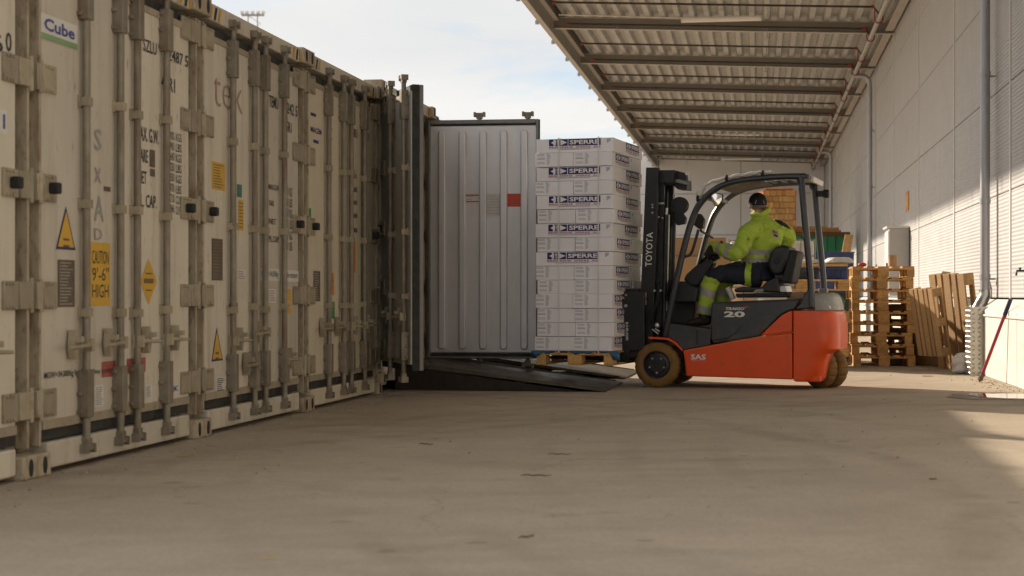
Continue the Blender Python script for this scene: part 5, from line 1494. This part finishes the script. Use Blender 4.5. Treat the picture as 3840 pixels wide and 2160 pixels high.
# liquid tank in a cage on pallets
pt = at(2895, 1380, 23.6); ct = pt + ax*.5
for i in range(4): pallet(('bottom pallet under the white caged tank', 'second pallet from the ground under the white caged tank', 'third pallet from the ground under the white caged tank', 'topmost pallet under the white caged tank')[i], Vector((ct.x, ct.y+.05, .146*i+.001)), -PH)
tk = thing('caged_tank', 'white plastic liquid tank in a steel grid cage behind the driver', 'tank', (ct.x, ct.y, .586), -PH)
q = MB(); q.box(-.585, .585, -.485, .485, .03, 1.12); q.build('tank_body', M_lett, tk, .05, 4)
q = MB(); q.lathe([(.0, 0), (.09, 0), (.09, .04), (0, .04)], 18, 'z', (0, 0, 1.121)); q.build('tank_cap', M_redp, tk, .004, 1)
for k_ in range(7):
    x = -.6+1.2*k_/6
    for y in (-.5, .5):
        q = MB(); q.tube([(x, y, 0), (x, y, 1.14)], .009, 6); q.build('cage_bar', M_steelw, tk)
for k_ in range(6):
    z = .02+1.1*k_/5; q = MB(); q.tube([(-.6, -.5, z), (.6, -.5, z), (.6, .5, z), (-.6, .5, z)], .009, 6, closed=True, smooth=False); q.build('cage_hoop', M_steelw, tk)

# big cardboard boxes
def kbox(size, loc, rz, label):
    d = thing('cardboard_box', label, 'cardboard box', loc, rz, 'cardboard boxes behind the forklift mast'); a_, b_, h_ = size
    q = MB(); q.box(-a_/2, a_/2, -b_/2, b_/2, 0, h_); q.build('carton_body', M_kraft, d, .008, 2)
    q = MB(); q.box(-a_/2-.0015, a_/2+.0015, -.03, .03, h_-.12, h_+.0015); q.build('packing_tape', M_wood2, d)
    q = MB(); q.box(-a_/2-.001, a_/2+.001, -b_/2-.001, b_/2+.001, h_-.010, h_-.007); q.build('flap_edge', M_plate, d)
k1 = at(2600, 1375, 22.6) + ax*.4
kbox((1.0, .8, 1.46), Vector((k1.x, k1.y, 0.001)), -PH, 'tall brown cardboard box standing on the ground behind the mast')
kbox((.78, .7, .25), Vector((k1.x+.03, k1.y, 1.464)), -PH+.05, 'low brown cardboard box lying on the tall one behind the mast')

# green corrugated bin, timber bundle and boards on it
gz = 47.0
g0 = at(2855, 1108, gz); g1 = at(3172, 1108, gz); gw = (g1-g0).length; gc = (g0+g1)/2 + ax*.6
gt = .93+238*gz/F
gb = thing('steel_skip', 'green corrugated steel container with a rusty rim behind the caged tank', 'steel container', (gc.x, gc.y, 0), -PH*.0)
M_green_s = mat('green_steel_paint', (.022, .20, .085), .5, var=.15, scale=4, streak=(RUST, (6, 6, 1.5), .6, .8, .6))
M_rusty = mat('rusty_steel', (.13, .06, .03), .8, var=.3, scale=8)
q = MB(); prof = []; n = int(gw/.22)
for i in range(n): x = -gw/2+i*gw/n; prof += [(x, 0), (x+.35*gw/n, 0), (x+.5*gw/n, .045), (x+.85*gw/n, .045)]
prof += [(gw/2, .045), (gw/2, 1.2), (-gw/2, 1.2)]
q.prism([(p_[0], p_[1]) for p_ in prof], 0.02, gt-.12); q.v = [(v[0], v[2]-.6, v[1]) for v in q.v]; q.f = [f[::-1] for f in q.f]; q.build('corrugated_body', M_green_s, gb)
for z0_, z1_, m in ((gt-.119, gt, M_rusty), (0.0, .019, M_rusty)):
    q = MB(); q.box(-gw/2-.03, gw/2+.03, -.63, .63, z0_, z1_); q.build('rim_rail', m, gb, .01, 1)
for x in (-gw/2-.022, gw/2-.02):
    q = MB(); q.box(x, x+.05, -.62, -.57, .02, gt-.12); q.build('corner_post', M_rusty, gb, .006, 1)
tb0 = at(2864, 1108, gz); tb1 = at(2984, 1108, gz); tw = tb1.x-tb0.x; th_ = 160*gz/F - .02
tb = thing('timber_bundle', 'bundle of stacked timber offcuts held by orange film on the green container', 'timber bundle', ((tb0.x+tb1.x)/2, gc.y-.1, gt+.002), 0)
rows, cols = 7, 5
random.seed(9)
blk = [MB().box(-.5, .5, -.45, .45, -.5, .5).mesh('timber_piece', m_) for m_ in (M_wood2, M_wood)]
for r_ in range(rows):
    x = -tw/2; hh_ = th_/rows
    while x < tw/2-.04:
        wd = min(random.uniform(.09, .2), tw/2-x); wd = wd if tw/2-x-wd > .05 else tw/2-x
        o = link('timber_piece', random.choice(blk), tb, 0, 1, (x+wd/2, random.uniform(-.04, .04), hh_*(r_+.5))); o.scale = (wd*.96, 1, hh_*.93); x += wd
M_orange_film = mat('orange_film', (.62, .16, .04), .4, var=.2, scale=10)
q = MB()
for xx in (-tw/2-.012, tw/2+.002): q.box(xx, xx+.01, -.5, .5, 0, th_+.01)
q.box(-tw/2+.06, tw/2-.06, -.5, .5, th_+.012, th_+.045); q.build('wrapping_film', M_orange_film, tb, .004, 1)
for i in range(3):
    l0, l1 = ((2990, 3158), (2985, 3150), (3000, 3105))[i]
    p0, p1 = at(l0, 1108, gz), at(l1, 1108, gz)
    q = MB(); q.box(-(p1.x-p0.x)/2, (p1.x-p0.x)/2, -.3, .3, 0, .065 if i < 2 else .03); o = q.build('timber_beam', M_wood, None, .006, 1, ((p0.x+p1.x)/2, gc.y-.15, gt+.002+.067*i), (0, 0, -.01*i))
    tag(o, ('lowest brown timber lying on the green container', 'middle brown timber lying on the green container', 'short dark timber topmost on the green container')[i], 'timber', 'timbers on the green container')

# blue bins, leaning boards
BZ = 40.0
b0, b1 = at(3096, 1108, BZ), at(3205, 1108, BZ)
bz = .93+(1108-944)*BZ/F
bw = b1.x-b0.x+.5; bcx = b1.x-bw/2
for i in range(2):
    d = bin_('bulk_bin', M_blue_pl if i else M_black_pl, (bw, .8, bz/2-.006), (bcx, BZ+.45, i*bz/2+.002), 0, ('black bulk bin on the ground under the blue one, beside the wall', 'blue bulk bin with faded white markings stacked on the black one')[i], 'bin', True, 6)
q = MB(); 
for i in range(3): q.text('625'[i], (bw/2-.62+.16*i, -.410, bz/2-.30), (1, 0, 0), (0, 0, 1), .11, .17, 0)
M_faint = mat('faint_marking', (.16, .17, .26), .6)
q.build('lettering', M_faint, d)
for i in range(2):
    q = MB(); q.box(-.06, .06, -.015, .015, 0, .95); o = q.build('board', M_wood2, None, .003, 1, (b1.x-.02+.10*i, BZ+1.6+.05*i, bz-.45), (R(-8), R(12), 0))
    tag(o, ('pale board leaning in the corner behind the blue bin, left one', 'pale board leaning in the corner behind the blue bin, right one')[i], 'board', 'boards leaning behind the blue bin')

# cabinet and sign on the wall
tcab = t_at(3337, .25)
def wloc(t, s, z): return wall_pt(t, s, z)
cabT = t_at(3409, .02)
cb_ = thing('wall_cabinet', 'grey metal cabinet fixed on the warehouse wall behind the pallet stack', 'cabinet', wloc(cabT+.03, .017, 0), RZ_WALL)
q = MB(); q.box(0, .9, 0, .36, .92, 2.18); q.build('cabinet_body', M_silver if False else mat('cabinet_grey', (.40, .385, .37), .5, var=.03), cb_, .01, 2)
q = MB(); q.box(.02, .88, .362, .378, .97, 2.13); q.build('cabinet_door', M_trim, cb_, .006, 1)
q = MB(); q.box(.10, .13, .38, .41, 1.4, 1.54); q.build('door_handle', M_black, cb_, .005, 1)
q = MB(); q.box(-.03, .93, -.0, .41, 2.181, 2.22); q.build('cabinet_hood', M_trim, cb_, .006, 1)
sgT = t_at(3409, 0)
sg = thing('wall_sign', 'narrow orange sign fixed high on the warehouse wall above the cabinet', 'sign', wloc(sgT, .004, 0), RZ_WALL)
zs0, zs1 = .93+(1108-789)*31.2/F, .93+(1108-715)*31.2/F
q = MB(); q.box(0, .55, 0, .012, zs0, zs1); q.build('sign_board', M_orange_st, sg, .004, 1)
q = MB(); q.box(.06, .49, .0125, .014, zs0+.08, zs1-.08); q.build('sign_print', M_yellow, sg)

# pallets leaning on the wall behind the guard
def lean(px, y, Z, tilt, yaw, h_on_end, label):
    g_ = at(px, y, Z); g_.z = 0
    half = .6 if h_on_end else .4
    M_ = Matrix.Rotation(yaw, 3, 'Z') @ Matrix.Rotation(tilt, 3, 'X') @ (Matrix.Rotation(R(90), 3, 'Z') if h_on_end else Matrix.Identity(3))
    up = Matrix.Rotation(yaw, 3, 'Z') @ Matrix.Rotation(tilt, 3, 'X') @ Vector((0, half, 0))
    c = Vector((g_.x, g_.y, .003)) + up
    lowest = min((M_ @ Vector((sx*.6, sy*.4, z_))).z for sx in (-1, 1) for sy in (-1, 1) for z_ in (0, .144)) + c.z
    c.z += .003 - lowest
    p_ = pallet(label, c, tuple(M_.to_euler()))
    return p_
lean(3622, 1380, 20.9, R(97), R(-73), True, 'tall weathered pallet standing on end beside the checker plate guard')
lean(3570, 1376, 21.35, R(99), R(-52), True, 'narrow weathered pallet standing on end left of the tall one by the guard') if False else None
lean(3532, 1382, 20.7, R(100), R(-70), True, 'short weathered half pallet standing on end left of the tall leaning one').scale = (.70, .62, 1)
lean(3462, 1374, 22.4, R(99), R(-70), False, 'dark weathered pallet on its long side just right of the tall stack')
for ob in [o for o in bpy.data.objects if o.name.startswith('wooden_pallet') and 'weathered' in o.get('label', '')]:
    for ch in ob.children:
        ch.data = ch.data.copy(); ch.data.materials.clear(); ch.data.materials.append(M_grey_wood)
# plywood offcut propped up behind them
pz = at(3545, 1130, 22.4)
q = MB(); q.prism([(-.10, -.62), (.10, -.62), (.10, -.10), (.075, .22), (.03, .38), (-.08, .385), (-.10, .33), (-.03, .10), (.0, -.05), (-.02, -.2)], -.008, .008)
o = q.build('plywood_offcut', M_ply, None, .003, 1, (pz.x, pz.y, pz.z+.02), (R(-8), R(4), R(-30))); tag(o, 'pale curved plywood offcut sticking up behind the leaning pallets', 'plywood')

# checker plate guard round the foot of the downpipe
M_chk = mat('aluminium_checker_plate', (.42, .40, .36), .3, .85, var=.12, scale=8)
gp = at(3672, 1408, 19.4); gp.z = 0
gd = thing('pipe_guard', 'aluminium checker plate guard standing round the foot of the near downpipe', 'guard', gp, -PH*.6)
GW, GD, GH = .205, .30, .80
q = MB()
q.box(-GW/2, GW/2, 0, .004, 0, GH); q.box(-GW/2, -GW/2+.004, .005, GD, 0, GH); q.box(GW/2-.004, GW/2, .005, GD, 0, GH); q.build('guard_plate', M_chk, gd, .002, 1)
q = MB(); r_ = 0
z = .035
while z < GH-.02:
    for i in range(3):
        x = -GW/2+.035+.067*i; a_ = R(45) if (i+r_) % 2 else R(-45)
        c_, s_ = math.cos(a_), math.sin(a_); l_, w_ = .030, .011
        q.add([(x-l_*c_, -.0005, z-l_*s_), (x+w_*s_, -.0005, z-w_*c_), (x+l_*c_, -.0005, z+l_*s_), (x-w_*s_, -.0005, z+w_*c_), (x, -.005, z)], [(0, 1, 4), (1, 2, 4), (2, 3, 4), (3, 0, 4)])
    z += .052; r_ += 1
for k_ in range(13):
    z = .03+k_*.06
    for i in range(4):
        y = .03+.075*i
        q.add([(-GW/2-.0005, y-.03, z), (-GW/2-.0005, y, z+.016), (-GW/2-.0005, y+.03, z), (-GW/2-.0005, y, z-.016), (-GW/2-.010, y, z)], [(0, 4, 1), (1, 4, 2), (2, 4, 3), (3, 4, 0)])
o2 = q.build('tread_pattern', M_chk, gd); o2['kind'] = 'stuff'
lumpy('plastic_wad', M_film, (.30, .28, .26), at(3625, 1400, 19.9)*1.0 - Vector((0, 0, at(3625, 1400, 19.9).z)), .4, 'crumpled yellowish plastic wad on the ground left of the checker plate guard', 'plastic wad', 12, .04)

# pole scraper leaning on the wall
s0, s1 = gnd(3672, 1434), at(3790, 1122, 17.45)
d_ = (s1-s0)
pole = thing('floor_scraper', 'red floor scraper with a dark blue grip leaning on the wall plinth', 'scraper', s0)
M_redpole = mat('red_pole_paint', (.32, .022, .05), .4, var=.08); M_bluegrip = mat('dark_blue_grip', (.018, .025, .075), .5)
q = MB(); q.tube([d_*.10, d_*.82], .018, 10); q.build('shaft', M_redpole, pole)
q = MB(); q.tube([d_*.815, d_*1.0], .023, 10); q.build('grip', M_bluegrip, pole)
q = MB(); q.tube([d_*.0+Vector((0, 0, .006)), d_*.04, d_*.11], [.006, .03, .024], 8); q.build('blade_socket', M_plate, pole)
# tap on the wall at the right edge
tp = thing('wall_tap', 'small dark metal tap fixed on the clad wall at the right edge of the frame', 'tap', wall_pt(t_at(3836, .03), 0, 1.19), RZ_WALL)
q = MB(); q.tube([(0, 0, 0), (0, .09, 0), (0, .10, -.05)], .013, 8); q.build('spout', M_black, tp)
q = MB(); q.box(-.04, .04, .05, .07, .02, .035); q.tube([(0, .06, 0), (0, .06, .03)], .01, 8); q.build('tap_handle', M_black, tp)

# ------------------------------------------------------------------ floodlight mast far behind the containers
fm0 = at(948, 1108, 150); fz = .93+(1108-38)*150/F
fl = thing('floodlight_mast', 'distant lattice floodlight mast whose lamps rise above the container roofs', 'floodlight', (fm0.x, fm0.y, 0))
q = MB()
for sx in (-.75, .75): q.tube([(sx, 0, 0), (sx*.55, 0, fz-.5)], .05, 6)
k = 1.0
while k < fz-2: q.tube([(-.7, 0, k), (.7, 0, k+.9)], .022, 5); q.tube([(.7, 0, k+.9), (-.7, 0, k+1.8)], .022, 5); k += 1.8
q.build('lattice_tower', M_steelw, fl)
q = MB(); q.box(-1.0, 1.0, -.3, .3, fz-.5, fz-.4); q.build('lamp_platform', M_steelw, fl)
for sx in (-.95, -.5, 0, .5, .95):
    q = MB(); q.box(sx-.16, sx+.16, -.2, .1, fz-.35, fz-.08); q.build('floodlight', M_lett, fl, .05, 2)

# ------------------------------------------------------------------ bits of straw and wood on the concrete
random.seed(31)
M_straw = mat('straw', (.42, .29, .11), .8, var=.2, rnd=.2)
def chip(x, y, ln, wd, ang, m, label, nm_):
    p = gnd(x, y); q = MB(); pts = [Vector((ln*(i/5-.5), .01*math.sin(i*1.3+ang), .004+.004*(i % 2))) for i in range(6)]
    q.tube(pts, [wd*.3, wd*.6, wd*.6, wd*.6, wd*.5, wd*.2], 5); o = q.build(nm_, m, None, 0, 1, p, (0, 0, ang)); tag(o, label, nm_.replace('_', ' '), 'scraps on the concrete')
chip(690, 1716, .13, .006, .05, M_straw, 'pale straw lying on the concrete in front of the second container', 'straw')
chip(722, 1710, .07, .004, -.1, M_straw, 'short straw beside the long one in front of the second container', 'straw')
chip(1240, 1666, .10, .005, .1, M_straw, 'thin straw on the concrete before the cream container', 'straw')
chip(1598, 1668, .10, .006, -.3, M_plate, 'dark splinter on the concrete in front of the ramp', 'splinter')
chip(2098, 1706, .14, .005, -.05, M_plate, 'dark splinter on the concrete below the forklift wheel', 'splinter')
chip(2010, 1786, .16, .006, -.08, M_plate, 'long dark splinter in the middle of the foreground concrete', 'splinter')
chip(1980, 2016, .10, .006, .9, M_plate, 'dark splinter near the bottom of the frame', 'splinter')
chip(1010, 2100, .06, .004, .2, M_straw, 'short straw near the bottom left of the frame', 'straw')
chip(3500, 1800, .05, .006, .5, M_plate, 'tiny dark chip on the right foreground concrete', 'chip')
chip(3480, 1412, .14, .010, .1, M_wood2, 'flat wood splinter on the sunlit ground before the leaning pallets', 'splinter')
M_grit = mat('grit_crumbs', (.30, .25, .18), .9, var=.4, scale=30)
q = MB(); rr = random.Random(77)
for i in range(900):
    t = rr.random()
    if t < .45: p = wall_pt(rr.uniform(15, 24), .24 + abs(rr.gauss(0, .18)), 0)
    elif t < .75: p = row_pt(rr.uniform(4, 16), abs(rr.gauss(0, .22)), 0)
    else: p = Vector((rr.uniform(-3, 5), rr.uniform(7, 22), 0))
    s_ = rr.uniform(.003, .011); an = rr.uniform(0, 3)
    q.add([(p.x+s_*math.cos(an), p.y+s_*math.sin(an), .001), (p.x-s_*math.sin(an), p.y+s_*math.cos(an), .001), (p.x-s_*math.cos(an)*1.6, p.y-s_*math.sin(an), .001), (p.x+s_*.2, p.y, .001+s_)], [(0, 1, 3), (1, 2, 3), (2, 0, 3)])
o = q.build('grit', M_grit); o['kind'] = 'stuff'; o['label'] = 'fine grit and crumbs scattered along the wall and containers'; o['category'] = 'grit'
